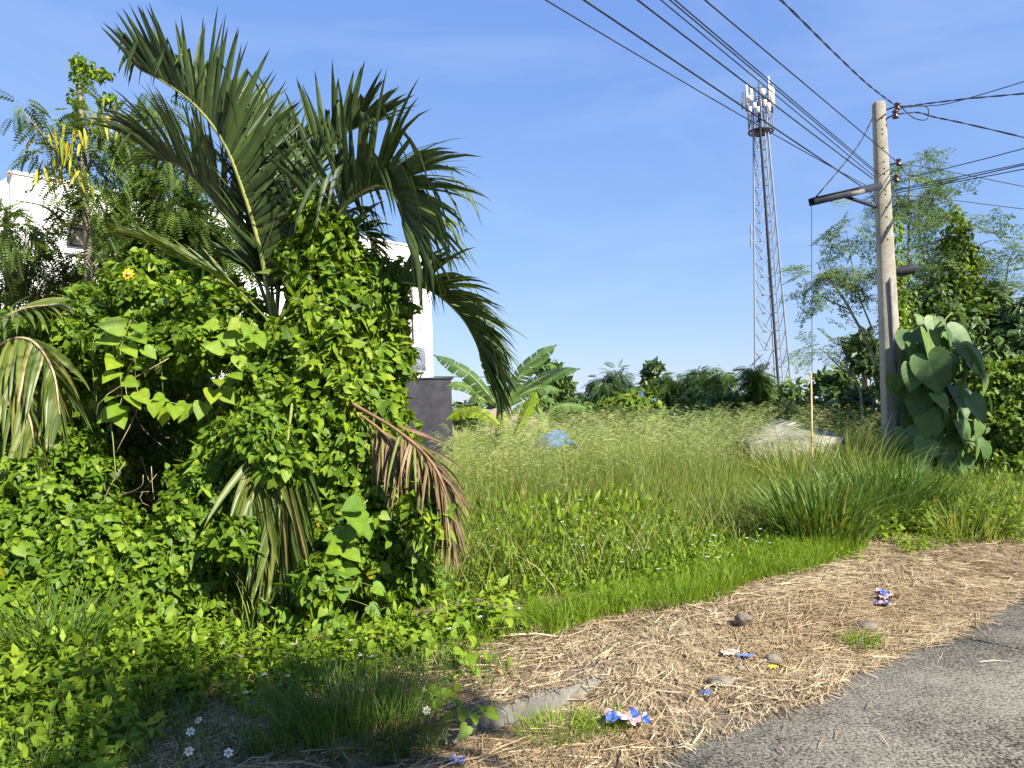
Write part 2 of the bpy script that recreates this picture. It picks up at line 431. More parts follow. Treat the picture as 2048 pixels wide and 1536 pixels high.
def sn(P, sc, seed):
    r = np.random.default_rng(seed); v = 0
    for k in range(6):
        a = r.uniform(0, 6.28); f_ = sc * r.uniform(.5, 1.8); v = v + np.sin((P[:, 0] * math.cos(a) + P[:, 1] * math.sin(a)) * f_ + r.uniform(0, 6.28))
    return v / 6
def sstep(x, a, b):
    t = np.clip((x - a) / (b - a), 0, 1); return t * t * (3 - 2 * t)
def bank_z(P, s, d):
    """height of the litter covered verge: a low bank that buries the kerb except near its left end"""
    bare = 1 - sstep(s + .22 * sn(P, 6, 73), .25, .8)          # kerb left bare here
    up = sstep(d, .10, .85)
    z = -.03 + (.155 * up + .02) * (1 - bare) + bare * (.085 * sstep(d, .93, 1.0) + .055 * sstep(d, .05, .4) * (1 - .4 * sstep(d, .6, .72)))
    z = z + .018 * sn(P, 3.3, 71) * sstep(d, .0, .3) * (1 - .7 * bare) + .012 * sn(P, 11, 72) * sstep(d, .0, .25)
    return np.where(d > 2.2, np.minimum(z, .10), z) + .02 * sstep(d, .9, 1.5)
gs, gd = np.linspace(-3.2, 12, 260), np.linspace(-.12, 3.0, 70)
GS, GDm = np.meshgrid(gs, gd, indexing='ij'); s_f, d_f = GS.ravel(), GDm.ravel()
Pg = P0[None] + s_f[:, None] * T + d_f[:, None] * N
Pg[:, 2] = bank_z(Pg, s_f, d_f)
ii = np.arange(259)[:, None] * 70 + np.arange(69)[None]
ii = ii.ravel(); Fg = np.vstack([np.column_stack([ii, ii + 70, ii + 71]), np.column_stack([ii, ii + 71, ii + 1])])
vo = put('verge', tri_mesh('verge', Pg, Fg, MT['soil'], None, None, True)); vo['kind'] = 'structure'

# ------------------------------------------------------------------ leaf templates (base at 0, tip +Y, face +Z)
def half_leaf(out, mid, fold=.18, droop=.22):
    """out: right-hand outline from base to tip; mid: y of midrib vertex"""
    k = len(out)
    V = [(0, mid, 0)] + [(x, y, 0) for x, y in out] + [(-x, y, 0) for x, y in out[1:-1]]
    V = np.array(V, float)
    V[:, 2] = fold * np.abs(V[:, 0]) - droop * V[:, 1] ** 2
    F = [(0, i, i + 1) for i in range(1, k)]
    L = [1] + [k + 1 + i for i in range(k - 2)] + [k]
    F += [(0, L[i + 1], L[i]) for i in range(k - 1)]
    return V, np.array(F)
HEART = half_leaf([(0, 0), (.20, -.13), (.40, -.02), (.47, .22), (.36, .55), (0, 1)], .3)
OVATE = half_leaf([(0, 0), (.22, .18), (.27, .45), (.14, .75), (0, 1)], .42)
DIAM = (np.array([(0, 0, 0), (.28, .42, .06), (0, 1, -.12), (-.28, .42, .06)], float), np.array([(0, 1, 2), (0, 2, 3)]))
BIGHEART = half_leaf([(0, 0), (.10, -.14), (.24, -.19), (.38, -.14), (.47, .02), (.49, .20), (.44, .40), (.33, .60), (.18, .80), (.07, .92), (0, 1.02)], .12, .22, .30)

def compose(items):
    """items: list of (template, pos, dir, normal, scale)"""
    b = MB()
    for (tv, tf), p, d, n, s in items:
        R = frames(np.array(d, float), np.array(n, float))
        b.add(np.array(p) + (tv * s) @ R.T, tf)
    return np.vstack(b.v), np.vstack(b.f)
def stemrib(a, c, wd):
    a, c = np.array(a, float), np.array(c, float)
    d = c - a; x = np.cross(d, (0.3, 1, .2)); x = x / (np.linalg.norm(x) + 1e-9) * wd
    return (np.array([a - x, a + x, c]), np.array([(0, 1, 2)]))
def sprig(levels=4, nleaf=2, size=.34, tmpl=OVATE, seed=0):
    r = np.random.default_rng(seed); it = []; P = np.zeros(3)
    for k in range(levels):
        z = (k + .7) / levels
        for j in range(nleaf):
            a = k * 1.57 + j * 2 * math.pi / nleaf + r.uniform(-.4, .4)
            s = size * (1.15 - .6 * z) * r.uniform(.8, 1.2)
            d = (math.cos(a), math.sin(a), r.uniform(-.35, .45))
            it.append((tmpl, (.03 * math.cos(a), .03 * math.sin(a), z), d, (0, 0, 1), s))
    it.append((tmpl, (0, 0, .97), (.3, .3, 1), (0, -1, .3), size * .6))
    V, F = compose(it)
    sv, sf = stemrib((0, 0, 0), (0, 0, 1), .012)
    return np.vstack([V, sv]), np.vstack([F, sf + len(V)])
SPRIGS = [sprig(4, 2, .36, OVATE, 1), sprig(5, 3, .30, DIAM, 2), sprig(3, 3, .42, OVATE, 3), sprig(5, 3, .23, HEART, 4), sprig(6, 2, .26, DIAM, 6), sprig(6, 2, .24, HEART, 7)]
def feather(pairs=9, plen=.34, wd=.05, drop=.35):
    """pinnate leaf of unit length along Y"""
    V, F, n = [], [], 0
    for k in range(pairs):
        t = .18 + .82 * k / (pairs - 1)
        y = t; z = -drop * t * t
        L = plen * (1 - .55 * abs(t - .5) * 2 * .8)
        for sgn in (-1, 1):
            b0 = np.array([0, y, z]); tip = b0 + np.array([sgn * L * .92, L * .35, -.18 * L])
            mid = b0 + (tip - b0) * .5
            V += [b0, mid + (0, wd, 0), tip, mid - (0, wd, 0)]
            F += [(n, n + 1, n + 2), (n, n + 2, n + 3)]; n += 4
    for k in range(3):
        t0, t1 = k / 3, (k + 1) / 3
        a, c = np.array([0, t0, -drop * t0 ** 2]), np.array([0, t1, -drop * t1 ** 2])
        V += [a + (.008, 0, 0), a - (.008, 0, 0), c]; F += [(n, n + 1, n + 2)]; n += 3
    return np.array(V, float), np.array(F)
FEATHER = feather()
def lacy():
    """tripinnate leaf: side branches carrying small leaflets"""
    V, F, n = [], [], 0
    r = np.random.default_rng(5)
    for k in range(7):
        t = .22 + .125 * k
        for sgn in (-1, 1):
            L = .38 * (1.15 - .75 * abs(t - .45)) * r.uniform(.85, 1.15)
            b0 = np.array([0, t, -.3 * t * t])
            dr = nrm(np.array([sgn * .85, .5, -.15]) + r.normal(0, .12, 3))
            for q in range(6):
                c = b0 + dr * L * (q + r.uniform(.4, 1.1)) / 6
                for s2 in (-1, 1):
                    d2 = nrm(np.array([-s2 * .6 * sgn, s2 * .7, -.25]) + dr * .5 + r.normal(0, .35, 3))
                    tip = c + d2 * .085 * r.uniform(.7, 1.3); x = np.cross(d2, (0, 0, 1)) * .019 + r.normal(0, .007, 3)
                    m = (c + tip) / 2
                    V += [c, m + x, tip, m - x]; F += [(n, n + 1, n + 2), (n, n + 2, n + 3)]; n += 4
            V += [b0 + (0, .006, 0), b0 - (0, .006, 0), b0 + dr * L]; F += [(n, n + 1, n + 2)]; n += 3
    for k in range(3):
        t0, t1 = k / 3, (k + 1) / 3
        a, c = np.array([0, t0, -.3 * t0 ** 2]), np.array([0, t1, -.3 * t1 ** 2])
        V += [a + (.007, 0, 0), a - (.007, 0, 0), c]; F += [(n, n + 1, n + 2)]; n += 3
    return np.array(V, float), np.array(F)
LACY = lacy()

# ------------------------------------------------------------------ clouds of leaves on blobs
def blob_points(blobs, per_m2, depth=.25, keep=.75):
    """blobs: (centre, (rx,ry,rz)); points just under the union's skin, with outward normals"""
    C = np.array([b[0] for b in blobs]); Rr = np.array([b[1] for b in blobs])
    P, Nn = [], []
    for c, r in zip(C, Rr):
        area = 4 * math.pi * (r[0] * r[1] * r[2]) ** (2 / 3)
        k = int(area * per_m2)
        u = unit(k)
        lump = 1 + .24 * np.sin(u[:, 0] * 7 + c[0] * 5) * np.sin(u[:, 2] * 8 + c[2] * 3) + .08 * np.sin(u[:, 0] * 17 + c[1] * 9 + u[:, 2] * 13) - np.abs(rng.normal(0, depth, k))
        P.append(c + u * r * lump[:, None]); Nn.append(nrm(u / r))
    P, Nn = np.vstack(P), np.vstack(Nn)
    inside = np.zeros(len(P), int)
    for c, r in zip(C, Rr):
        inside += (np.sum(((P - c) / r) ** 2, 1) < keep ** 2 * .9)
    ok = (inside == 0) | (rng.random(len(P)) < .25)
    ok &= P[:, 2] > .08
    return P[ok], Nn[ok]

def leaf_dirs(Nn, up=.35, rand=.5, down=.6):
    n = nrm(Nn * .8 + np.array([0, 0, up]) + rng.normal(0, rand, Nn.shape) * .8)
    d = nrm(np.array([0, 0, -down]) + Nn * .4 + rng.normal(0, .6, Nn.shape))
    return n, d

def px_blob(px, py, D, rpx, fy=1.0, fz=1.0):
    r = rpx * D / FPX
    return (at(px, py, D), np.array([r, r * fy, r * fz]))

def ribbons(base, az, H, lean, wid, seg=4, twist=None, droop=.35, rnd=None):
    """grass blades as curved tapering strips (vectorised)"""
    M = len(base)
    t = np.linspace(0, 1, seg + 1)
    hx = (lean * H)[:, None] * (t ** 1.8)[None]
    z = H[:, None] * (t[None] - droop * (lean[:, None]) * t[None] ** 3)
    cx, sy = np.cos(az)[:, None], np.sin(az)[:, None]
    ctr = np.stack([base[:, 0:1] + hx * cx, base[:, 1:2] + hx * sy, base[:, 2:3] + z], -1)
    ta = az + (rng.uniform(-1.2, 1.2, M) if twist is None else twist) + math.pi / 2
    wv = np.stack([np.cos(ta), np.sin(ta), np.zeros(M)], -1)
    wp = (1 - t ** 1.7) * (0.55 + .9 * t * (1 - t) * 2)
    off = wv[:, None, :] * (wid[:, None] * wp[None])[:, :, None]
    V = np.concatenate([ctr - off, ctr + off], 1)          # (M, 2(seg+1), 3)
    k = seg + 1; F = []
    for i in range(seg):
        F.append((i, k + i, k + i + 1))
        if i < seg - 1: F.append((i, k + i + 1, i + 1))
    F = np.array(F)
    FF = F[None] + (np.arange(M) * 2 * k)[:, None, None]
    if rnd is None: rnd = rng.random(M)
    return V.reshape(-1, 3), FF.reshape(-1, 3), np.repeat(rnd, 2 * k)

def stuff(name, arr, mat, label, cat, parent=None):
    o = put(name, tri_mesh(name, arr[0], arr[1], mat, arr[2]), parent)
    if parent is None:
        tag(o, label, cat)
    o['kind'] = 'stuff'
    return o

# ================================================================== HOUSE AND WALLS
HA, HB = at(25, 340, 13.6), at(860, 497, 21.3)
HA2, HB2 = HA.copy(), HB.copy(); HA2[2] = HB2[2] = 0
HT = nrm(HB2 - HA2); HN = np.array([HT[1], -HT[0], 0])      # towards the camera
HL = float(np.linalg.norm(HB2 - HA2))
Zv = np.array([0, 0, 1.0])
def on_wall(px, py, off=0.0):
    d = ray(px, py); t = np.dot(HA2 + HN * off - CAM, HN) / np.dot(d, HN)
    return CAM + d * t
def wall_uv(px, py):
    p = on_wall(px, py); return float(np.dot(p - HA2, HT)), float(p[2])
house = thing('white_house', HA2 + HT * HL / 2 - HN * 4, 'white flat roofed house rising behind the vines and palm', 'house')
TOP = 6.05
def wbox(u0, u1, z0, z1, o0, o1, name, mat, parent, bld=True):
    b = MB(); c = HA2 + HT * (u0 + u1) / 2 + HN * (o0 + o1) / 2 + Zv * (z0 + z1) / 2
    b.box(c, HT * (u1 - u0) / 2, HN * abs(o1 - o0) / 2, Zv * (z1 - z0) / 2)
    return b.build(name, mat, parent)
# front wall pieces around two window openings
u1a, zw1 = wall_uv(133, 445); u1b, zw0 = wall_uv(252, 512)
u2a, zv1 = wall_uv(780, 578); u2b, zv0 = wall_uv(829, 693)
b = MB()
def wseg(ua, ub, za, zb):
    b.box(HA2 + HT * (ua + ub) / 2 - HN * .1 + Zv * (za + zb) / 2, HT * (ub - ua) / 2, HN * .1, Zv * (zb - za) / 2)
wseg(0, u1a, 0, TOP); wseg(u1b, u2a, 0, TOP); wseg(u2b, HL, 0, TOP)
wseg(u1a, u1b, 0, zw0); wseg(u1a, u1b, zw1, TOP); wseg(u2a, u2b, 0, zv0); wseg(u2a, u2b, zv1, TOP)
b.box(HA2 + HT * .1 - HN * 4.2 + Zv * TOP / 2, HT * .1, HN * 4.0, Zv * TOP / 2)
b.box(HA2 + HT * (HL - .1) - HN * 4.2 + Zv * TOP / 2, HT * .1, HN * 4.0, Zv * TOP / 2)
b.box(HA2 + HT * HL / 2 - HN * 8.3 + Zv * TOP / 2, HT * HL / 2, HN * .1, Zv * TOP / 2)
b.build('wall', MT['white'], house)
wbox(.2, HL - .2, 5.45, 5.6, -8.2, -.2, 'roof', MT['white'], house)
wbox(-.04, HL + .04, TOP + .002, TOP + .06, -.24, .03, 'coping', MT['white'], house)
for (ua, ub, za, zb) in ((u1a, u1b, zw0, zw1), (u2a, u2b, zv0, zv1)):
    fr = MB(); wv = .06
    for (a, c, e, h) in ((ua, ub, za, za + wv), (ua, ub, zb - wv, zb), (ua, ua + wv, za + wv, zb - wv), (ub - wv, ub, za + wv, zb - wv), ((ua + ub) / 2 - .03, (ua + ub) / 2 + .03, za + wv, zb - wv)):
        fr.box(HA2 + HT * (a + c) / 2 - HN * .07 + Zv * (e + h) / 2, HT * (c - a) / 2, HN * .035, Zv * (h - e) / 2)
    wnd = fr.build('window', MT['frame_dark'], house)
    wbox(ua + wv, ub - wv, za + wv, zb - wv, -.09, -.075, 'pane', MT['glass_dark'], wnd)
    wbox(ua - .05, ub + .05, za - .09, za - .002, -.03, .06, 'sill', MT['white'], wnd)
    if ua > 3:
        for k in range(9):      # security grille with pale scrolls down one side
            zc = za + .2 + k * (zb - za - .4) / 8
            gb = MB(); cc = HA2 + HT * (ub - .22) + HN * .035 + Zv * zc
            a8 = np.linspace(0, 2 * math.pi, 9)
            gb.tube([cc + HT * .09 * math.cos(q) + Zv * .09 * math.sin(q) for q in a8], .016, 4)
            gb.build('grille_scroll', MT['plastic_white'], wnd)
        gb = MB()
        for uu in (ub - .36, ub - .06): gb.tube([HA2 + HT * uu + HN * .035 + Zv * (za + .05), HA2 + HT * uu + HN * .035 + Zv * (zb - .05)], .014, 4)
        gb.build('grille_bar', MT['frame_dark'], wnd)
ud, _ = wall_uv(840, 650)
b = MB(); b.tube([HA2 + HT * ud + HN * .06, HA2 + HT * ud + HN * .06 + Zv * 4.6], .05, 8); b.build('downpipe', MT['white'], house, True)
# air conditioner
ua_, za_ = wall_uv(795, 745); ub_, zb_ = wall_uv(832, 694)
ac = thing('air_conditioner', HA2 + HT * (ua_ + ub_) / 2 + HN * .25 + Zv * za_, 'white outdoor air conditioner unit with round fan grille on the house wall', 'air conditioner')
wbox(ua_, ub_, za_, zb_, .08, .42, 'casing', MT['plastic_white'], ac)
cc = HA2 + HT * (ua_ + (ub_ - ua_) * .45) + HN * .44 + Zv * (za_ + zb_) / 2
rr = (zb_ - za_) * .44
for k in range(5):
    gb = MB(); q = np.linspace(0, 2 * math.pi, 21); R_ = rr * (k + 1) / 5
    gb.tube([cc + HT * R_ * math.cos(t) + Zv * R_ * math.sin(t) for t in q], .012, 4, caps=False); gb.build('grille_ring', MT['steel'], ac)
gb = MB(); gb.box(cc - HN * .012, HT * rr * .98, HN * .006, Zv * rr * .98); gb.build('fan_opening', MT['steel'], ac)
for uu in (ua_ + .15, ub_ - .15):
    gb = MB(); p0 = HA2 + HT * uu + HN * .01 + Zv * (za_ - .03)
    gb.box(p0 + HN * .22, HT * .02, HN * .22, Zv * .02); gb.tube([p0 + HN * .38 - Zv * .02, p0 - Zv * .34], .018, 4); gb.build('bracket', MT['steel_dark'], ac)
# white ledge behind the dark wall
lg = thing('garden_wall', on_wall(835, 752, 2.0), 'low white plastered ledge between the house and the dark wall', 'wall')
ul, zl = wall_uv(790, 750); ul2, _ = wall_uv(850, 750)
wbox(ul - 3, ul2, 0, 2.35, .5, .75, 'ledge', MT['white'], lg)
wbox(ul - 3, ul2 + .05, 2.352, 2.42, .45, .8, 'coping', MT['white'], lg)
# dark boundary wall, blocks with recessed joints
WB = at(900, 759, 14.4); WB2 = WB.copy(); WB2[2] = 0
WT = nrm(np.array([-.93, -.37, 0])); WN = np.array([-WT[1], WT[0], 0])
if WN[1] > 0: WN = -WN
dw = thing('boundary_wall', WB2 + WT * 3, 'dark grey painted boundary wall ending at the tall grass beside the vines', 'wall')
top = WB[2]
mb = MB(); mb.box(WB2 + WT * 3.5 + Zv * top / 2, WT * 3.5, WN * .08, Zv * top / 2); mb.build('wall_panel', MT['wall_dark'], dw)
mb = MB(); mb.box(WB2 + WT * 3.48 + Zv * (top + .022), WT * 3.52, WN * .095, Zv * .02); mb.build('wall_cap', MT['wall_dark'], dw)

# ================================================================== CELL TOWER
tw_o = at(1545, 800, 85); tw_o[2] = 0
tower = thing('cell_tower', tw_o, 'tall steel lattice mobile phone tower with antennas on the skyline', 'tower')
cyl = MB(); cyl.tube([(0, 0, 0), (0, 0, 1)], 1.0, 6); CYL_S = cyl.mesh('rod_steel', MT['steel'], False)
cyl = MB(); cyl.tube([(0, 0, 0), (0, 0, 1)], 1.0, 6); CYL_D = cyl.mesh('rod_dark', MT['steel_dark'], False)
def rod(name, p, q, r, parent, me=CYL_S):
    p, q = np.asarray(p, float), np.asarray(q, float)
    o = put(name, me, parent); d = q - p; L = float(np.linalg.norm(d))
    M_ = Vector(p).to_track_quat('Z', 'Y').to_matrix() if False else Vector(d).to_track_quat('Z', 'Y').to_matrix()
    o.matrix_basis = Matrix.Translation(Vector(p)) @ M_.to_4x4() @ Matrix.Diagonal((r, r, L, 1))
    return o
l1t, l1b = at(1507, 268, 85), at(1511, 812, 85)
l2t, l2b = at(1536, 262, 85), at(1585, 806, 85)
l3t, l3b = at(1522, 262, 87.2), at(1553, 806, 88.8)
for a, c in ((l1b, l1t), (l2b, l2t), (l3b, l3t)):
    c2 = c - (a - c) * .12; rod('leg', a, c2, .11, tower)
ct, cbm = at(1520, 258, 84.4), at(1559, 800, 84.2)
rod('cable_ladder', cbm, ct - (cbm - ct) * .1, .14, tower, CYL_D)
rod('climbing_ladder', at(1569, 806, 84.8), at(1530, 262, 84.8), .07, tower)
def lerp(a, c, t): return a + (c - a) * t
NP_ = 15
for k in range(NP_):
    t0, t1 = 1 - (1 - k / NP_) ** .9, 1 - (1 - (k + 1) / NP_) ** .9
    t0, t1 = k / NP_, (k + 1) / NP_
    for (pb, pt, qb, qt) in ((l1b, l1t, l2b, l2t), (l2b, l2t, l3b, l3t), (l3b, l3t, l1b, l1t)):
        A0, A1, B0, B1 = lerp(pb, pt, t0), lerp(pb, pt, t1), lerp(qb, qt, t0), lerp(qb, qt, t1)
        md = (A0 + B0) / 2
        rod('brace', A0, B0, .042, tower); rod('brace', md, A1, .042, tower); rod('brace', md, B1, .042, tower)
pc = (l1t + l2t + l3t) / 3
def ring(c, R_, rad, name, mat, parent, k=24):
    b = MB(); q = np.linspace(0, 2 * math.pi, k + 1)
    b.tube([c + np.array([R_ * math.cos(t), R_ * math.sin(t), 0]) for t in q], rad, 5, caps=False); return b.build(name, mat, parent)
for j, (dz, rdv) in enumerate(((0, .12), (1.7, .06), (3.3, .06), (4.6, .08))):
    ring(pc + Zv * dz, 1.32, rdv, 'platform_ring', MT['steel'] if j else MT['steel_dark'], tower)
b = MB(); b.tube([pc - Zv * .05, pc + Zv * .05], 1.05, 20); b.build('platform_floor', MT['steel_dark'], tower)
for k in range(14):
    a = k * 2 * math.pi / 14; e = np.array([1.32 * math.cos(a), 1.32 * math.sin(a), 0]); rod('cage_post', pc + e, pc + e + Zv * 4.6, .05, tower)
def antenna(px0, py0, py1, D, wd, mat='plastic_white'):
    p, q = at(px0, py0, D), at(px0, py1, D)
    b = MB(); c = (p + q) / 2; h = (p[2] - q[2]) / 2
    wd *= .58; b.box(c, (wd, 0, 0), (0, wd * .5, 0), (0, 0, h)); o = b.build('antenna', MT[mat], tower)
    rod('antenna_mount', q - Zv * .6 + np.array([0, .35, 0]), p + np.array([0, .35, 0]), .07, tower, CYL_D)
for a in ((1486, 184, 206, 84.0, .20), (1494, 170, 210, 83.6, .17), (1503, 178, 202, 84.5, .2), (1538, 153, 198, 83.6, .17), (1544, 172, 212, 83.8, .32), (1547, 176, 214, 84.6, .2), (1526, 178, 190, 83.5, .35), (1520, 196, 210, 85.2, .3)):
    antenna(*a)
for a in ((1500, 192, 200), (1509, 206, 216), (1530, 200, 212), (1516, 214, 224), (1538, 206, 222), (1500, 214, 226)):
    p = at(a[0], a[1], 83.4); q = at(a[0], a[2], 83.4); b = MB(); b.box((p + q) / 2, (.15, 0, 0), (0, .12, 0), (0, 0, (p[2] - q[2]) / 2)); b.build('radio_unit', MT['plastic_white'], tower)
rod('lightning_rod', at(1501, 232, 84.5), at(1500, 138, 84.5), .035, tower)
for k in range(10):
    a = rng.uniform(0, 6.28); e = np.array([1.3 * math.cos(a), 1.3 * math.sin(a), rng.uniform(.2, 4)]); rod('feeder_cable', pc + e, pc + e * .5 + Zv * rng.uniform(1, 4), .06, tower, CYL_D)
for px_, py_ in ((1502, 450), (1502, 474)):
    rod('side_antenna', at(px_, py_, 84.6), at(px_, py_ + 20, 84.6), .1, tower)
    rod('side_arm', at(px_, py_ + 8, 84.6), at(1508, py_ + 8, 85), .06, tower)

# ================================================================== UTILITY POLE
PD = 12.0
pt, pb_ = at(1757, 205, PD), at(1784, 905, PD)
pbase = pt.copy(); pbase[0] = pt[0] + (pb_[0] - pt[0]) * 0; pbase[2] = 0.08
pole = thing('utility_pole', pbase, 'weathered square concrete utility pole with steel arm standing beside the giant leaves', 'utility pole')
PH = pt[2]; PX = pt[0]
ang = math.radians(-8); pa = np.array([math.cos(ang), math.sin(ang), 0]); pbv = np.array([-pa[1], pa[0], 0])   # pa along face, -pbv faces camera
def pole_w(z): return .150 - (.150 - .082) * max(0, z) / PH
b = MB(); V, F = [], []
zs = np.concatenate([np.linspace(-.5, PH - .03, 24), [PH]])
for z in zs:
    h = pole_w(z) - (.012 if z == PH else 0); c = .018
    for (x, y) in ((-h + c, -h), (h - c, -h), (h, -h + c), (h, h - c), (h - c, h), (-h + c, h), (-h, h - c), (-h, -h + c)):
        V.append(np.array([PX, PD, z]) + pa * x + pbv * y)
for i in range(len(zs) - 1):
    for j in range(8):
        a, c = i * 8 + j, i * 8 + (j + 1) % 8; F += [(a, c, c + 8), (a, c + 8, a + 8)]
n0 = (len(zs) - 1) * 8
F += [(n0, n0 + j, n0 + j + 1) for j in range(1, 7)]
b.add(V, F); b.build('shaft', MT['pole'], pole)
def pz(py, px=1765): return float(at(px, py, PD)[2])
for py in (240, 262, 272, 299, 327, 341, 352, 384, 392, 418, 437, 458, 482, 560, 600, 640, 680, 740, 790, 830, 860):
    z = pz(py); rod('bolt_hole', np.array([PX, PD, z]) - pbv * (pole_w(z) - .01) + pa * .01, np.array([PX, PD, z]) - pbv * (pole_w(z) + .004) + pa * .01, .013, pole, CYL_D)
z1 = pz(562); b = MB(); b.box(np.array([PX, PD, (z1 + .1) / 2]) - pbv * (pole_w(.3) - .018) + pa * .02, pa * .022, pbv * .025, Zv * (z1 - .1) / 2); b.build('groove_strip', MT['groove_strip'], pole)  # raised strip in place of the face groove, recess shade put into its grey
# steel arm (channel) and brace
a0, a1 = at(1757, 366, PD - .28), at(1622, 397, PD - 1.0)
b = MB(); ax = (a1 - a0) / 2; axn = nrm(ax); sd_ = nrm(np.cross(axn, Zv)); upv = np.cross(sd_, axn)
b.box((a0 + a1) / 2, ax, sd_ * .05, upv * .006)
b.box((a0 + a1) / 2 - upv * .055 + sd_ * .047, ax, sd_ * .006, upv * .048); b.box((a0 + a1) / 2 - upv * .055 - sd_ * .047, ax, sd_ * .006, upv * .048)
b.build('steel_arm', MT['steel_dark'], pole)
b = MB(); q0, q1 = at(1678, 389, PD - .7), at(1752, 414, PD - .2); b.tube([q0, q1], .028, 5); b.build('arm_brace', MT['steel_dark'], pole)
b = MB(); q = (a0 + a1) / 2; b.box(lerp(a0, a1, .38) - upv * .07 - sd_ * .056, axn * .16, sd_ * .002, upv * .03); b.build('arm_plate', MT['kerb'], pole)
# insulators on short rods
def spool(px, py, D, s=1.0):
    c = at(px, py, D); b = MB()
    prof = [(-.07, .03), (-.065, .05), (-.045, .055), (-.02, .034), (.02, .034), (.045, .055), (.065, .05), (.07, .03)]
    b.tube([c + Zv * z * s * .75 for z, _ in prof], [r * s * .8 for _, r in prof], 12); b.build('insulator', MT['porcelain'], pole, True)
    z = c[2]; rod('insulator_bracket', np.array([PX, PD, z - .02]) + pa * pole_w(z), c - np.array([.02, 0, 0]), .012, pole, CYL_D)
for a in ((1795, 213, PD - .1, 1.1), (1791, 229, PD - .15, 1.2), (1797, 325, PD - .1, 1.0), (1793, 357, PD - .1, 1.1)): spool(*a)
# small luminaire lower on the pole
lm = thing('street_light', at(1780, 552, PD), 'dark street light on a rusty arm, lower on the utility pole', 'street light')
b = MB(); e0, e1, e2 = at(1776, 552, PD + .1), at(1786, 546, PD), at(1838, 535, PD - .05)
b.tube([e0, e1, lerp(e1, e2, .1)], .035, 8); b.build('lamp_arm', MT['orange'], lm, True)
b = MB(); P_ = [lerp(e1, e2, t) for t in (0, .1, .4, .8, 1.0)]
b.tube(P_, [.035, .055, .085, .07, .02], 10); b.build('lamp_head', MT['steel_dark'], lm, True)

# ================================================================== CABLES
def cable(pts, rad, label, n=24, twist=False, sag=0.0):
    P = smooth(pts, n)
    if sag:
        t = np.linspace(0, 1, n); P[:, 2] -= sag * 4 * t * (1 - t)
    b = MB()
    if twist:
        tg = nrm(np.gradient(P, axis=0)); x = nrm(np.cross(tg, Zv)); y = np.cross(x, tg)
        for ph in (0, math.pi):
            th = np.linspace(0, n * .9, n) + ph
            b.tube(P + (np.cos(th)[:, None] * x + np.sin(th)[:, None] * y) * rad * 1.1, rad, 5)
    else: b.tube(P, rad, 5)
    o = b.build('power_cable', MT['cable'], None, True)
    return tag(o, label, 'cable', 'overhead cables on the utility pole')
def span(px, py, px2, py2, D2, rad, label, D1=6.0, ext=.5, **k):
    A, B = at(px, py, D1), at(px2, py2, D2)
    A2 = A + (A - B) * ext
    return cable([A2, A, B], rad, label, **k)
span(1140, 0, 1745, 378, PD - .2, .006, 'lowest thin cable of the left group running past the tower to the pole', sag=.12)
span(1168, 0, 1722, 372, PD - .6, .009, 'thick cable second from the bottom of the left group, ending near the steel arm')
span(1288, 0, 1746, 358, PD - .1, .008, 'middle cable crossing in front of the tower antennas', sag=.04)
span(1322, 0, 1752, 356, PD - .1, .006, 'thin cable just above the middle cable, crossing the tower antennas')
span(1340, 0, 1756, 350, PD - .12, .0065, 'upper cable of the close pair behind the tower top')
span(1350, 0, 1760, 349, PD - .15, .0065, 'topmost strand of the bundle that passes above the tower')
span(1410, 0, 1797, 326, PD - .1, .007, 'single straight cable reaching the third insulator in front of the pole')
cable([at(1562, 0, 6.8) + (at(1562, 0, 6.8) - at(1792, 212, PD)) * .4, at(1562, 0, 6.8), at(1663, 100, 8.8), at(1735, 168, 10.5), at(1792, 212, PD - .12)], .0062, 'thick twisted cable coming down from the top edge to the pole top', 60, True)
cable([at(1797, 212, PD), at(1850, 212, PD - .2), at(1905, 205, PD - .6), at(2048, 163, PD - 1.8), at(2200, 110, PD - 3)], .007, 'upper looping cable leaving the pole top towards the right edge')
cable([at(1797, 214, PD), at(1848, 208, PD), at(1930, 198, PD - .7), at(2048, 187, PD - 2), at(2200, 168, PD - 3.5)], .0065, 'twisted cable under the upper loop, leaving the pole top to the right', 40, True)
cable([at(1795, 228, PD), at(1835, 225, PD), at(1868, 234, PD - .2), at(1925, 246, PD - .7), at(2048, 275, PD - 2), at(2200, 315, PD - 3.4)], .0065, 'cable dropping from the pole top towards the right edge', 40, True)
cable([at(1800, 216, PD), at(1850, 212, PD), at(1857, 230, PD), at(1850, 240, PD), at(1828, 236, PD), at(1804, 216, PD)], .009, 'slack loop of cable hanging beside the pole top')
cable([at(1800, 326, PD), at(1818, 352, PD), at(1880, 340, PD - .5), at(2048, 297, PD - 2), at(2200, 255, PD - 3.3)], .007, 'cable from the third insulator, rising to the right in front of the lacy tree')
cable([at(1775, 392, PD), at(1800, 380, PD), at(1900, 362, PD - .8), at(2048, 330, PD - 2), at(2200, 296, PD - 3.3)], .008, 'thick lower cable of the bundle leaving the pole to the right')
cable([at(1776, 386, PD), at(1803, 377, PD), at(1900, 357, PD - .8), at(2048, 327, PD - 2), at(2200, 292, PD - 3.3)], .007, 'upper cable of the bundle leaving the pole to the right')
cable([at(1776, 396, PD), at(1803, 384, PD), at(1900, 366, PD - .8), at(2048, 338, PD - 2), at(2200, 305, PD - 3.3)], .007, 'thin bottom cable of the bundle leaving the pole to the right')
cable([at(1799, 328, PD), at(1870, 338, PD + .5), at(2048, 373, PD + 1), at(2250, 412, PD + 1.5)], .007, 'thin cable sagging to the right between the two bundles')
cable([at(1775, 392, PD), at(1850, 394, PD + .5), at(2048, 418, PD + 1), at(2250, 440, PD + 1.5)], .007, 'lowest thin cable leaving the pole to the right')
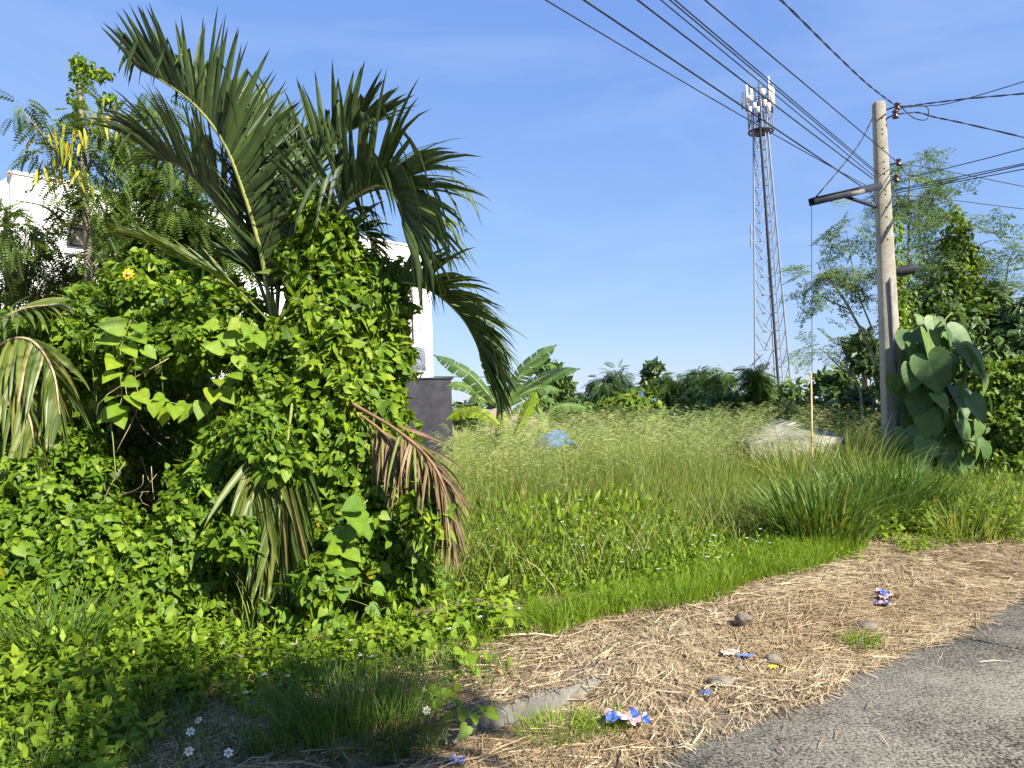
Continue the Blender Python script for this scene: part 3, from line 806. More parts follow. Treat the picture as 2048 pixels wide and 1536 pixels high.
cable([at(1744, 238, PD), at(1722, 282, PD - .3), at(1690, 325, PD - .6), at(1632, 394, PD - .95)], .006, 'diagonal stay cable from the pole top to the end of the steel arm', 30, True)
cable([at(1623, 400, PD - 1.0), at(1624, 748, PD - 1.05)], .005, 'thin vertical wire hanging from the steel arm to the bamboo stick')
o = MB(); q0, q1 = at(1622, 745, PD - 1.05), at(1624, 890, PD - 1.05); q2 = q1 - (q0 - q1) * .55
o.tube(smooth([q0, q1, q2], 9), [.012, .014, .016, .015, .017, .016, .018, .018, .018], 8)
tag(o.build('bamboo_stick', MT['bamboo'], None, True), 'thin upright bamboo stick in the grass below the wire', 'stick')
cable([at(800, 752, 60), at(1100, 756, 60)], .03, 'distant thin cable crossing behind the banana plant')
cable([at(800, 772, 62), at(1100, 774, 62)], .03, 'second distant cable, lower behind the banana plant')

# ================================================================== COCONUT PALM
CY = np.array([0, 1.0, 0])     # away from the camera (used only to orient fronds as they stand in the place)
def leaflet_geo(p, d, nref, L, wd, g=.35, kink=None, seg=6):
    """folded tapering strip; bends under its weight, optionally creased at kink"""
    P, Dn = [p], [d]
    q = p.copy(); dd = d.copy()
    for i in range(seg):
        t = (i + 1) / seg
        if kink is not None and t > kink:
            dd = nrm(dd + np.array([0, 0, -1.0]) * 1.6 + rng.normal(0, .12, 3)) if t - 1 / seg <= kink else nrm(dd + np.array([0, 0, -.5]))
        else:
            dd = nrm(dd + np.array([0, 0, -1.0]) * g * t * .5)
        q = q + dd * L / seg; P.append(q.copy()); Dn.append(dd.copy())
    P = np.array(P); tg = nrm(np.gradient(P, axis=0))
    V = []; ts = np.linspace(0, 1, seg + 1)
    wp = wd * np.minimum(1, .45 + 3 * ts) * np.maximum(0, (1 - ts ** 2.6)) 
    for i in range(seg + 1):
        x = np.cross(tg[i], nref); x = x / (np.linalg.norm(x) + 1e-6); nn = np.cross(x, tg[i])
        V += [P[i] - x * wp[i], P[i] - nn * wp[i] * .45, P[i] + x * wp[i]]
    F = []
    for i in range(seg):
        a = i * 3
        for j in (0, 1):
            F += [(a + j, a + j + 1, a + j + 4), (a + j, a + j + 4, a + j + 3)]
    return np.array(V), np.array(F)

LEAFLETS_LEFT = {}
def frond(parent, pts, nrmdir, L0, wd, n=48, t0=.12, ang=(75, 25), vee=55, g=.3, mat='palm', rmat='rachis', prof=None, kinkp=0.0, kinkr=(.5, .8), rad=(.016, .005), single=True, label=None, sides=(-1, 1), name='frond', down=0.0, jit=.08):
    """rachis polyline (world) with leaflets either side. nrmdir: upper side of the frond.
    vee: angle of each row from the rachis's own sideways plane towards nrmdir"""
    P = smooth(pts, 40); tg = nrm(np.gradient(P, axis=0))
    b = MB(); tt = np.linspace(0, 1, 40)
    b.tube(P, rad[0] * (1 - tt) + rad[1] * tt, 7)
    fr = b.build(name, MT[rmat], parent, True)
    if label: fr['label'] = label
    rest = MB()
    for k in range(n):
        t = t0 + (1 - t0) * (k + .5) / n
        i = min(39, int(t * 39)); p = P[i] + (P[min(39, i + 1)] - P[i]) * (t * 39 - i)
        tn = tg[i]
        nd = nrm(nrmdir - tn * np.dot(nrmdir, tn)); sdv = np.cross(tn, nd)
        a = math.radians(ang[0] + (ang[1] - ang[0]) * t); v = math.radians(vee)
        Lp = L0 * (prof(t) if prof else (.55 + 1.35 * t - 1.45 * t * t) / .86)
        for sg in sides:
            side = sdv * sg * math.cos(v) + nd * math.sin(v)
            d = nrm(tn * math.cos(a) + side * math.sin(a) + rng.normal(0, jit, 3) + np.array([0, 0, -down]))
            kk = None
            if rng.random() < kinkp: kk = rng.uniform(*kinkr)
            V, F = leaflet_geo(p, d, nrm(nd * .7 + tn * .2 - sdv * sg * .5 + rng.normal(0, .15, 3)), Lp * rng.uniform(.86, 1.1), wd * rng.uniform(.8, 1.15), g * rng.uniform(.5, 1.5), kk)
            if single and LEAFLETS_LEFT.get(parent.name, 0) < 300:
                LEAFLETS_LEFT[parent.name] = LEAFLETS_LEFT.get(parent.name, 0) + 1
                put('leaflet', tri_mesh('leaflet', V, F, MT[mat], np.full(len(V), rng.random()), None, True), fr)
            else: rest.add(V, F, rng.random())
    if rest.v:
        o = rest.build('leaflet', MT[mat], fr, True); o['kind'] = 'stuff'
    return fr

PB = gnd(585, 1265, .085); PB[1] = 6.35; PB[0] = at(585, 1265, 6.35)[0]
palm = thing('coconut_palm', PB, 'young coconut palm with tall arching fronds rising out of the vines', 'palm tree')
tb = MB(); tr_pts = smooth([PB - Zv * .1, at(570, 1000, 6.35), at(560, 800, 6.35), at(553, 690, 6.35), at(552, 640, 6.35)], 22)
tb.tube(tr_pts, np.linspace(.15, .085, 22) * (1 + .06 * np.sin(np.arange(22) * 2.2)), 12); tb.build('trunk', MT['trunk_palm'], palm, True)
for k in range(9):      # boots and fibre at the crown
    a = k * 2.4; mb = MB(); c = at(553, 668, 6.35) + np.array([math.cos(a) * .06, math.sin(a) * .06, -.03 * k])
    V, F = leaflet_geo(c, nrm(np.array([math.cos(a) * .5, math.sin(a) * .5, .8 if k % 3 else -.9])), np.array([math.cos(a), math.sin(a), 0]), .26, .045, .2)
    mb.add(V, F, rng.random()); mb.build('leaf_sheath', MT['palm_dry'], palm, True)
D0 = 6.3
# main frond sweeping up to the left
frond(palm, [at(548, 655, D0), at(520, 500, D0 - .1), at(487, 385, D0 - .2), at(447, 285, D0 - .28), at(392, 212, D0 - .3), at(330, 165, D0 - .3), at(282, 140, D0 - .28)],
      at(620, 160, D0 - .15) - at(440, 285, D0 - .3), 1.02, .029, 80, .08, (72, 28), 72, .12, 'palm', 'rachis', lambda t: .72 + .55 * t - .80 * t * t, .30, (.5, .85), (.021, .006), jit=.075)
# arching right frond
frond(palm, [at(556, 655, D0), at(600, 545, D0 - .1), at(672, 432, D0 - .25), at(722, 386, D0 - .32), at(765, 372, D0 - .4), at(796, 400, D0 - .45), at(806, 450, D0 - .48)],
      at(700, 230, D0 - .2) - at(740, 372, D0 - .35) + np.array([.25, 0, .05]), 1.02, .025, 84, .2, (82, 20), 52, .42, 'palm', 'rachis', lambda t: .72 + .62 * t - .62 * t * t, .5, (.4, .85), (.021, .006), jit=.10)
# back left frond, paler
frond(palm, [at(545, 640, D0 + .1), at(500, 520, D0 + .35), at(440, 420, D0 + .5), at(370, 340, D0 + .6), at(320, 318, D0 + .65)],
      at(430, 240, D0 + .8) - at(420, 400, D0 + .5), .95, .023, 68, .15, (62, 28), 40, .38, 'palm', 'rachis', lambda t: .75 + .6 * t - .6 * t * t, .12, (.6, .85), (.018, .005))
# right drooping frond
frond(palm, [at(560, 660, D0), at(680, 600, D0 - .1), at(790, 566, D0 - .2), at(860, 580, D0 - .3), at(918, 628, D0 - .35), at(950, 680, D0 - .38), at(966, 730, D0 - .38)],
      at(960, 560, D0 - .3) - at(890, 610, D0 - .3), .68, .018, 68, .34, (62, 22), 42, .42, 'palm', 'rachis', lambda t: .75 + .75 * t - .75 * t * t, .30, (.5, .85), (.018, .005), jit=.09)
# young central fronds behind
frond(palm, [at(553, 640, D0 + .1), at(565, 500, D0 + .25), at(580, 380, D0 + .3), at(590, 300, D0 + .3)],
      np.array([.3, -.8, .2]), .72, .022, 36, .2, (40, 14), 20, .05, 'palm', 'rachis', None, .05)
frond(palm, [at(556, 645, D0 + .1), at(620, 520, D0 + .35), at(690, 460, D0 + .55), at(735, 470, D0 + .6), at(748, 530, D0 + .6)],
      np.array([.2, .3, .9]), .42, .014, 34, .35, (70, 40), 20, .5, 'palm', 'rachis', None, .3)
frond(palm, [at(553, 640, D0 + .05), at(560, 540, D0 + .15), at(596, 430, D0 + .2), at(640, 330, D0 + .2), at(690, 268, D0 + .15), at(730, 250, D0 + .1)],
      np.array([.2, .2, .9]) + at(600, 250, D0) - at(650, 330, D0), .80, .028, 52, .12, (72, 26), 55, .12, 'palm', 'rachis', lambda t: .75 + .6 * t - .75 * t * t, .25)
frond(palm, [at(551, 640, D0 + .05), at(540, 540, D0 + .2), at(530, 420, D0 + .3), at(520, 330, D0 + .35), at(500, 260, D0 + .35)],
      np.array([.5, -.6, .3]), .78, .026, 46, .12, (66, 26), 30, .12, 'palm', 'rachis', None, .15)
# low left frond pointing to upper left, seen over the vine mound
frond(palm, [at(545, 650, D0 - .2), at(470, 575, D0 - .5), at(400, 530, D0 - .6), at(320, 488, D0 - .65), at(265, 470, D0 - .65)],
      np.array([.2, -.3, .9]), .40, .013, 30, .2, (22, 12), 10, .1, 'palm_old', 'rachis', None, 0, rad=(.008, .004))
# old frond hanging to the front
frond(palm, [at(556, 680, D0), at(585, 760, D0 - .6), at(575, 880, D0 - 1.0), at(562, 1000, D0 - 1.2), at(556, 1070, D0 - 1.2)],
      np.array([.05, -1, .15]), .70, .024, 44, .45, (50, 16), 14, .5, 'palm_old', 'rachis', lambda t: .8 + .5 * t - .4 * t * t, .1, rad=(.016, .005), label='old green frond hanging straight down in front of the trunk', down=.5, jit=.14)
frond(palm, [at(552, 690, D0), at(520, 800, D0 - .6), at(520, 890, D0 - 1.0), at(508, 980, D0 - 1.2), at(490, 1060, D0 - 1.2)],
      np.array([.05, -1, .15]), .62, .025, 34, .5, (52, 18), 14, .5, 'palm_old', 'rachis', None, .1, rad=(.016, .005), label='second old frond hanging in front, left of the first', down=.5, jit=.14)
# dry brown frond hanging at the right of the vines
frond(palm, [at(562, 690, D0), at(680, 790, D0 - .7), at(790, 858, D0 - 1.1), at(858, 918, D0 - 1.3), at(892, 985, D0 - 1.35), at(898, 1040, D0 - 1.35)],
      np.array([.3, -.8, .5]), .44, .012, 54, .42, (75, 20), 25, .9, 'palm_dry', 'rachis_dry', lambda t: .8 + .5 * t - .5 * t * t, .1, label='dry brown frond hanging at the right edge of the vines', down=.9, jit=.30)
frond(palm, [at(562, 690, D0), at(680, 800, D0 - .6), at(770, 870, D0 - 1.0), at(815, 960, D0 - 1.2), at(825, 1060, D0 - 1.25)],
      np.array([.3, -.8, .5]), .42, .012, 40, .42, (70, 20), 25, .9, 'palm_dry', 'rachis_dry', None, .1, label='half dry yellowish frond hanging inside the brown one', down=.9, jit=.28)
mb = MB(); V, F = leaflet_geo(at(800, 852, D0 - 1.1), nrm(at(905, 888, D0 - 1.3) - at(800, 852, D0 - 1.1)), np.array([0, -1, .4]), 1.0 * .42, .013, .05); mb.add(V, F, .1)
mb.build('leaf_sheath', MT['rachis_dry'], palm, True)
# second small palm at the left edge
PL = gnd(-60, 1330, .085); PL[1] = 6.2; PL[0] = at(-60, 1330, 6.2)[0]
palm2 = thing('small_palm', PL, 'smaller palm at the left edge with broad drooping fronds', 'palm tree')
tb = MB(); tb.tube([PL - Zv * .1, PL + Zv * 1.2, at(-60, 720, 6.2)], [.14, .11, .08], 10); tb.build('trunk', MT['trunk_palm'], palm2, True)
frond(palm2, [at(-60, 760, 6.2), at(0, 690, 5.9), at(60, 680, 5.7), at(105, 740, 5.55), at(120, 830, 5.5)],
      np.array([-.1, -.6, .8]), .58, .023, 26, .3, (60, 25), 15, .6, 'palm_old', 'stem_dry', None, .05, down=.75, jit=.14)
frond(palm2, [at(-60, 790, 6.2), at(-20, 740, 5.8), at(30, 760, 5.6), at(60, 840, 5.5), at(70, 900, 5.45)],
      np.array([-.1, -.6, .8]), .55, .022, 24, .3, (55, 25), 15, .6, 'palm_old', 'stem_dry', None, .05, down=.75, jit=.14)
frond(palm2, [at(-60, 740, 6.2), at(-20, 660, 6.0), at(40, 620, 5.9), at(100, 610, 5.9)],
      np.array([-.1, -.4, .9]), .4, .02, 20, .35, (60, 25), 15, .5, 'palm_old', 'stem_dry', None, .05, down=.3, jit=.12)

# ================================================================== VINE THICKET
VB = [px_blob(*q) for q in (
    (300, 625, 6.7, 130, 1, .62), (175, 670, 6.4, 110, 1, .7), (425, 640, 6.5, 110, 1, .7), (60, 690, 6.6, 110, 1, .6), (330, 560, 7.0, 90, 1, .6),
    (250, 690, 6.2, 110, 1, .55), (390, 690, 6.2, 105, 1, .5), (120, 740, 6.2, 90, 1, .6),
    (655, 470, 6.2, 56), (635, 432, 6.15, 44), (600, 520, 6.2, 42), (560, 930, 5.15, 46), (470, 1075, 4.95, 44), (640, 1160, 4.9, 50), (520, 870, 5.3, 60), (690, 520, 6.2, 50), (660, 560, 6.3, 85), (740, 620, 6.2, 82), (765, 720, 6.1, 62), (770, 560, 6.3, 55, 1, .8), (650, 700, 6.0, 110), (560, 770, 6.0, 100),
    (700, 820, 5.9, 110), (772, 850, 5.9, 50), (600, 900, 5.8, 120), (730, 940, 5.7, 105), (490, 900, 5.9, 90), (770, 1010, 5.6, 70),
    (440, 1010, 5.7, 105), (690, 1070, 5.5, 100), (390, 1120, 5.4, 110), (600, 1020, 5.7, 100), (865, 1050, 5.0, 42), (840, 1000, 5.05, 32),
    (100, 1010, 5.7, 130), (60, 1130, 5.3, 120), (190, 1110, 5.3, 95), (150, 1200, 5.1, 100), (290, 1180, 5.2, 100), (20, 900, 6.0, 90), (110, 900, 6.2, 80),
    (300, 880, 7.9, 190, .4, 1), (340, 900, 7.2, 150, .4, 1), (240, 930, 7.3, 120, .4, 1), (500, 1180, 5.6, 90), (640, 1170, 5.6, 90), (760, 1120, 5.4, 70), (830, 1150, 5.3, 55), (-60, 1000, 5.8, 150), (40, 1240, 4.9, 90), (-40, 1180, 5.0, 100))]
P_, N_ = blob_points(VB, 2100, .22)
n_, d_ = leaf_dirs(N_)
patch = sn(P_ * np.array([1, 1, 1]) + P_[:, 2:3] * np.array([.7, -.6, 0]), 3.2, 75)
sz = rng.uniform(.028, .070, len(P_)) * np.where(rng.random(len(P_)) < .10, 1.35, 1) * (1 + .45 * patch)
kind = rng.random(len(P_))
big = sz * (kind < .62)
camd = np.linalg.norm(P_ - CAM, axis=1)
facing = np.sum(N_ * (CAM - P_), 1) > 0
score = np.where(facing, big / camd, 0)
top300 = np.argsort(-score)[:300]
rest = np.ones(len(P_), bool); rest[top300] = False
R_ = frames(d_, n_)
h = rest & (kind < .62); o_ = rest & (kind >= .62) & (kind < .86)
la_ = rest & (kind >= .86)
rv = np.clip(.48 + .55 * patch + rng.normal(0, .24, len(P_)), .005, .992)
rv = np.where(rng.random(len(P_)) < .006, rng.uniform(.993, 1, len(P_)), rv)
thicket = thing('vine_thicket', at(500, 1250, 6.0) * np.array([1, 1, 0]) + Zv * .09, 'dense thicket of heart leaved vines smothering the palm at the left', 'vine')
stuff('vine_foliage', join([batch(*HEART, P_[h], R_[h], sz[h], rv[h]), batch(*OVATE, P_[o_], R_[o_], sz[o_] * 1.1, rv[o_]), batch(*OVATE, P_[la_], R_[la_], np.column_stack([sz[la_] * .8, sz[la_] * 1.9, sz[la_]]), np.clip(rv[la_] - .15, 0.01, .99))]), MT['vine'], None, None, thicket)
def leaf_objects(parent, tmpl, P, R, S, mat, name='leaf', meshes=None):
    if meshes is None: meshes = tri_mesh(name, tmpl[0], tmpl[1], mat, np.zeros(len(tmpl[0])), None, True)
    for p, r, s_ in zip(P, R, S):
        o = put(name, meshes, parent)
        M3 = Matrix([list(r[0]), list(r[1]), list(r[2])])
        o.matrix_basis = Matrix.Translation(Vector(p)) @ M3.to_4x4() @ Matrix.Diagonal((s_, s_, s_, 1))
leaf_objects(thicket, HEART, P_[top300], R_[top300], sz[top300], MT['vine'])
# dead twigs and bare runners inside the hollow
tw = MB()
for k in range(34):
    px, py = (rng.uniform(200, 450), rng.uniform(700, 1000)) if k < 12 else (rng.uniform(60, 860), rng.uniform(560, 1200))
    D = rng.uniform(5.7, 6.3); p = at(px, py, D)
    q = p + np.array([rng.normal(0, .2), rng.normal(0, .15), -rng.uniform(.2, .6)]); m_ = (p + q) / 2 + rng.normal(0, .08, 3)
    tw.tube(smooth([p, m_, q], 8), [.0028] * 8, 4)
o = tw.build('runner', MT['stem_dry'], thicket); o['kind'] = 'stuff'

sv, sl = MB(), []
fi = np.where(facing & (P_[:, 2] > .7))[0]
for k in range(90):
    i = int(rng.choice(fi)); p = P_[i] + N_[i] * .05; Ls = rng.uniform(.2, .6)
    dv = nrm(N_[i] * .35 + np.array([rng.normal(0, .25), 0, -1])); mid_ = p + dv * Ls * .5 + N_[i] * .06
    Q = smooth([p, mid_, p + np.array([dv[0] * .6, dv[1] * .6, dv[2]]) * Ls], 14); sv.tube(Q, .0022, 4)
    for q in Q[1::2]: sl.append((q + rng.normal(0, .012, 3), nrm(rng.normal(0, .7, 3) + np.array([0, -.3, -.6])), nrm(np.array([.3, -.7, .6]) + rng.normal(0, .35, 3))))
sv.build('trailing_stem', MT['stem'], thicket)['kind'] = 'stuff'
q3 = [np.array(c) for c in zip(*sl)]
stuff('trailing_leaves', batch(*HEART, q3[0], frames(q3[1], q3[2]), rng.uniform(.035, .075, len(q3[0])), rng.random(len(q3[0]))), MT['vine_bright_stuff'], None, None, thicket)

def hanging_vine(label, stem_px, leaves, D, mat, stemr=.005, sc=1.0, flat=0.0, name='hanging_vine'):
    P = smooth([at(x, y, D) for x, y in stem_px], 24)
    root = thing(name, P[0], label, 'vine')
    b = MB(); b.tube(P, stemr, 5); b.build('stem', MT['stem'], root, True)
    Ps, ds, ns, S = [], [], [], []
    pet = MB()
    for (x, y, s_) in leaves:
        c = at(x, y, D - rng.uniform(.02, .12))
        j = int(np.argmin(np.sum((P - c) ** 2, 1))); a = P[j]
        L = s_ / FPX * D * sc * 1.12
        d = nrm(nrm(c - a) * .9 + np.array([0, 0, -.35]) + rng.normal(0, .2, 3))
        base = c - d * L * .45
        pet.tube(smooth([a, (a + base) / 2 + Zv * .015, base], 6), .0022, 4)
        Ps.append(base); ds.append(d); ns.append(nrm(np.array([.35, -.75, .55]) + rng.normal(0, .25, 3))); S.append(L)
    pet.build('leaf_stalks', MT['stem'], root)['kind'] = 'stuff'
    leaf_objects(root, HEART, np.array(Ps), frames(np.array(ds), np.array(ns)), S, MT[mat])
    return root
hanging_vine('vine with bright yellow green leaves hanging straight down over the dark hollow', [(262, 640), (243, 690), (240, 745), (243, 800), (222, 835), (226, 880), (232, 960)],
    [(225, 652, 42), (280, 655, 32), (280, 676, 34), (215, 680, 38), (262, 700, 32), (300, 705, 28), (225, 725, 38), (220, 752, 36), (262, 765, 28), (222, 795, 34), (270, 802, 34), (285, 793, 34), (230, 820, 38), (212, 832, 34), (240, 838, 34)], 5.62, 'vine_bright')
hanging_vine('loop of vine with bright yellow green leaves right of the dark hollow', [(505, 640), (485, 690), (455, 735), (445, 770), (420, 800), (380, 812), (340, 805), (312, 800)],
    [(310, 815, 34), (326, 830, 36), (320, 795, 28), (350, 822, 34), (365, 825, 36), (402, 820, 34), (425, 790, 36), (455, 792, 34), (440, 762, 30), (473, 750, 30), (480, 725, 30), (455, 675, 36), (430, 695, 32), (420, 650, 28), (500, 690, 34), (520, 680, 34), (468, 650, 26), (495, 660, 30)], 5.66, 'vine_bright')
hanging_vine('vine with large pale green leaves trailing down between the hanging fronds', [(735, 1000), (690, 1050), (682, 1120), (676, 1190), (668, 1250), (680, 1300), (672, 1340)],
    [(715, 1040, 48), (705, 1010, 40), (668, 1072, 38), (668, 1095, 38), (700, 1068, 34), (735, 1060, 36), (705, 1108, 38), (655, 1123, 40), (699, 1140, 36), (684, 1167, 36), (684, 1186, 34), (649, 1187, 34), (660, 1219, 34), (637, 1222, 34), (640, 1249, 38), (661, 1255, 36), (683, 1252, 36), (705, 1266, 32), (686, 1272, 32), (715, 1287, 38), (658, 1298, 36), (696, 1318, 40), (719, 1325, 36), (649, 1337, 42), (749, 1222, 28), (760, 1180, 30)], 4.95, 'vine_low', .005)
hanging_vine('short vine runner with round leaves under the hanging fronds', [(520, 1195), (545, 1215), (580, 1235), (610, 1240), (640, 1232)],
    [(535, 1202, 28), (527, 1220, 28), (564, 1228, 30), (580, 1242, 32), (609, 1234, 32), (622, 1226, 26), (608, 1282, 32), (611, 1303, 32), (596, 1290, 26)], 4.95, 'vine_low', .005)
# runner creeping over the kerb
cr = [gnd(x, y, .15) for x, y in ((770, 1350), (850, 1385), (900, 1395), (935, 1420), (975, 1415), (1000, 1400))]
P = smooth(cr, 24); creeper = thing('creeping_vine', P[0], 'leafy vine runner creeping from the weeds out over the kerb', 'vine')
b = MB(); b.tube(P, .005, 5); b.build('stem', MT['stem'], creeper)
lp = [(800, 1372), (830, 1370), (845, 1385), (858, 1378), (872, 1390), (895, 1380), (920, 1372), (880, 1402), (862, 1416), (905, 1400), (928, 1418), (943, 1434), (962, 1412), (955, 1430), (985, 1403), (975, 1422), (935, 1452), (905, 1428), (820, 1398)]
leaf_objects(creeper, HEART, [gnd(x, y, .16 + rng.uniform(0, .06)) for x, y in lp], frames(nrm(np.column_stack([rng.normal(0, 1, len(lp)), rng.normal(0, 1, len(lp)), rng.normal(-.3, .2, len(lp))])), nrm(np.column_stack([rng.normal(.2, .3, len(lp)), rng.normal(-.3, .3, len(lp)), np.ones(len(lp))]))), rng.uniform(.05, .075, len(lp)), MT['vine_bright'])

# ground vine with larger leaves, bottom left
def ground_leaves(label, spots, n, name='ground_vine', mat='vine_low', size=(.05, .10)):
    root = thing(name, gnd(*spots[0][:2], .09), label, 'vine'); Ps, Ds, Ns = [], [], []
    for k in range(n):
        x, y, r_ = spots[k % len(spots)]
        Ps.append(gnd(x + rng.normal(0, r_), y + rng.normal(0, r_ * .45), .12) + Zv * rng.uniform(.02, .22)); Ds.append([rng.normal(), rng.normal(), -.5]); Ns.append([.2 + rng.normal(0, .35), -.45 + rng.normal(0, .35), 1])
    leaf_objects(root, HEART, np.array(Ps), frames(nrm(np.array(Ds)), nrm(np.array(Ns))), rng.uniform(*size, n), MT[mat])
    b = MB()
    for p in Ps[::2]: b.tube([p, p * np.array([1, 1, 0]) + np.array([rng.normal(0, .04), rng.normal(0, .04), .09])], .0025, 4)
    o = b.build('leaf_stalks', MT['stem'], root); o['kind'] = 'stuff'
ground_leaves('bright yellow green ground vine in the bottom left corner', [(110, 1330, 70), (200, 1370, 50), (60, 1390, 50), (150, 1270, 50)], 130)
ground_leaves('bright leafy creeper at the foot of the vines beside the short grass', [(870, 1290, 50), (930, 1330, 45), (840, 1340, 40), (980, 1270, 40)], 110, mat='vine_bright', size=(.04, .08))

# ================================================================== FEATHERY TREES AT THE LEFT (with pods)
def limb_tree(name, label, cat, limbs, bark, foliage, group=None, rads=None):
    root = thing(name, limbs[0][0], label, cat, group)
    b = MB()
    b.tube(smooth(limbs[0], 20), np.linspace(*(rads or (.06, .02)), 20), 7); b.build('trunk', MT[bark], root, True)
    for lb in limbs[1:]:
        b = MB(); b.tube(smooth(lb, 12), np.linspace(.022, .006, 12), 5); b.build('limb', MT[bark], root, True)
    return root
def hang_frames(P, C, droop=.5, rand=.4):
    out = P - C; d = nrm(out * np.array([1, 1, .4]) / (np.linalg.norm(out, axis=1, keepdims=True) + 1e-6) + np.array([0, 0, -droop]) + rng.normal(0, rand, P.shape))
    n = nrm(np.array([0, 0, 1.0]) + rng.normal(0, .35, P.shape)); return frames(d, n)
def in_blob(px, py, D, rx, ry, n):
    c = at(px, py, D); u = unit(n) * rng.random((n, 1)) ** .45
    return c + u * np.array([rx, (rx + ry) * .35, ry]) * D / FPX, np.repeat(c[None], n, 0)
def blobs_in(specs):
    Ps, Cs = [], []
    for q in specs:
        p, c = in_blob(*q); Ps.append(p); Cs.append(c)
    return np.vstack(Ps), np.vstack(Cs)
DL = 8.2
g0 = at(190, 1200, DL); g0[2] = .08
lt = limb_tree('feathery_tree', 'slender feathery tree at the left with clusters of yellow seed pods', 'tree',
    [[g0, at(180, 800, DL), at(175, 500, DL), at(165, 300, DL), at(160, 170, DL)], [at(172, 400, DL), at(110, 300, DL - .1), at(40, 215, DL - .1)], [at(170, 350, DL), at(215, 250, DL), at(235, 200, DL)], [at(175, 500, DL), at(100, 420, DL), at(30, 400, DL)]], 'bark', None)
P, C = blobs_in([(165, 330, DL, 85, 110, 120), (100, 280, DL, 60, 70, 60), (40, 215, DL, 32, 30, 14), (215, 250, DL, 40, 60, 45), (180, 440, DL, 60, 60, 50), (70, 430, DL, 50, 50, 26), (20, 470, DL, 50, 70, 70)])
stuff('foliage', batch(*FEATHER, P, hang_frames(P, C, .55), rng.uniform(.18, .30, len(P)), rng.random(len(P))), MT['leucaena'], None, None, lt)
P, C = blobs_in([(165, 140, DL, 30, 36, 190), (205, 150, DL, 30, 14, 80), (215, 200, DL, 24, 16, 80), (155, 200, DL, 18, 34, 70), (190, 260, DL, 24, 40, 70), (235, 310, DL, 18, 40, 60)])
n_, d_ = leaf_dirs(unit(len(P)))
stuff('vine_on_crown', batch(*OVATE, P, frames(d_, n_), rng.uniform(.05, .085, len(P)), rng.random(len(P))), MT['vine'], None, None, lt)
for k in range(56):
    cx, cy = random.choice([(140, 270), (120, 300), (170, 250), (165, 340), (195, 230), (215, 290), (85, 290), (100, 320)])
    p = at(cx + rng.normal(0, 14), cy + rng.normal(0, 22), DL - rng.uniform(.05, .5)); d = nrm(np.array([rng.normal(0, .25), rng.normal(0, .25), -1]))
    V, F = leaflet_geo(p, d, nrm(rng.normal(size=3)), rng.uniform(.16, .32), .016, .1)
    put('seed_pod', tri_mesh('seed_pod', V, F, MT['pod'], np.full(len(V), rng.random()), None, True), lt)
DL2 = 9.4
g0 = at(330, 1150, DL2); g0[2] = .08
lt2 = limb_tree('feathery_tree', 'bushy blue green feathery tree standing behind the left palm frond', 'tree',
    [[g0, at(330, 700, DL2), at(320, 450, DL2), at(310, 260, DL2)], [at(322, 480, DL2), at(380, 400, DL2), at(420, 340, DL2)], [at(318, 420, DL2), at(270, 330, DL2), at(250, 280, DL2)]], 'bark', None)
P, C = blobs_in([(320, 300, DL2, 85, 90, 200), (340, 400, DL2, 90, 80, 330), (300, 210, DL2, 50, 40, 50), (370, 470, DL2, 100, 70, 330), (270, 470, DL2, 70, 60, 190), (450, 490, DL2, 70, 70, 190), (220, 400, DL2, 50, 60, 80)])
stuff('foliage', batch(*FEATHER, P, hang_frames(P, C, .7), rng.uniform(.2, .34, len(P)), rng.random(len(P))), MT['leucaena'], None, None, lt2)
g0 = at(20, 1150, 9.0); g0[2] = .08
lt3 = limb_tree('feathery_tree', 'dark feathery tree cut by the left edge of the photo below the house', 'tree',
    [[g0, at(20, 800, 9), at(15, 560, 9), at(10, 430, 9)]], 'bark', None)
P, C = blobs_in([(10, 520, 9, 60, 100, 190), (110, 550, 9.2, 80, 45, 190), (200, 530, 9.2, 70, 40, 140), (10, 640, 8.6, 50, 60, 60), (60, 470, 9, 50, 40, 50)])
stuff('foliage', batch(*FEATHER, P, hang_frames(P, C, .7), rng.uniform(.2, .32, len(P)), rng.random(len(P))), MT['leucaena'], None, None, lt3)

# ================================================================== BANANA PLANTS
def banana_leaf(root, pts, wpx, mat, fold=.25, tears=.25, seed=0):
    P = smooth(pts, 22); D = P[:, 1].mean(); W = wpx / FPX * D / 2
    r = np.random.default_rng(seed)
    tg = nrm(np.gradient(P, axis=0)); b = MB()
    view = nrm(CAM - P.mean(0)); nref = nrm(np.array([0, 0, .55]) + view * .75)
    V, F = [], []
    ts = np.linspace(0, 1, 22); prof = W * np.clip(np.sin(np.pi * np.clip(ts * 1.02 + .04, 0, 1)) ** .45, .12, 1)
    X = [nrm(np.cross(tg[i], nref)) for i in range(22)]; NN = [np.cross(X[i], tg[i]) for i in range(22)]
    for sg in (-1, 1):
        i = 0
        while i < 21:
            step = 1 if r.random() < tears else r.integers(2, 5)
            j = min(21, i + step); dr = r.uniform(0, .25)
            n0 = len(V); k = j - i + 1
            for q in range(i, j + 1):
                g_ = .0 if q not in (i, j) else (.12 if q == i else -.12) * tears * 2
                for e in (0, .55, 1):
                    wv = prof[q] * e
                    V.append(P[q] + X[q] * sg * wv * (1 - .2 * e) - NN[q] * wv * (fold + dr) * e + tg[q] * (wv * .3 + g_ * wv))
            for q in range(k - 1):
                for e in range(2):
                    a = n0 + q * 3 + e; F += [(a, a + 1, a + 4), (a, a + 4, a + 3)]
            i = j
    o = put('leaf', tri_mesh('leaf', V, F, MT[mat], np.full(len(V), r.random()), None, True), root)
    b.tube(P - np.array(NN) * .01, np.linspace(.022, .006, 22), 5); b.build('midrib', MT['stem'], o, True)
BD = 11.0
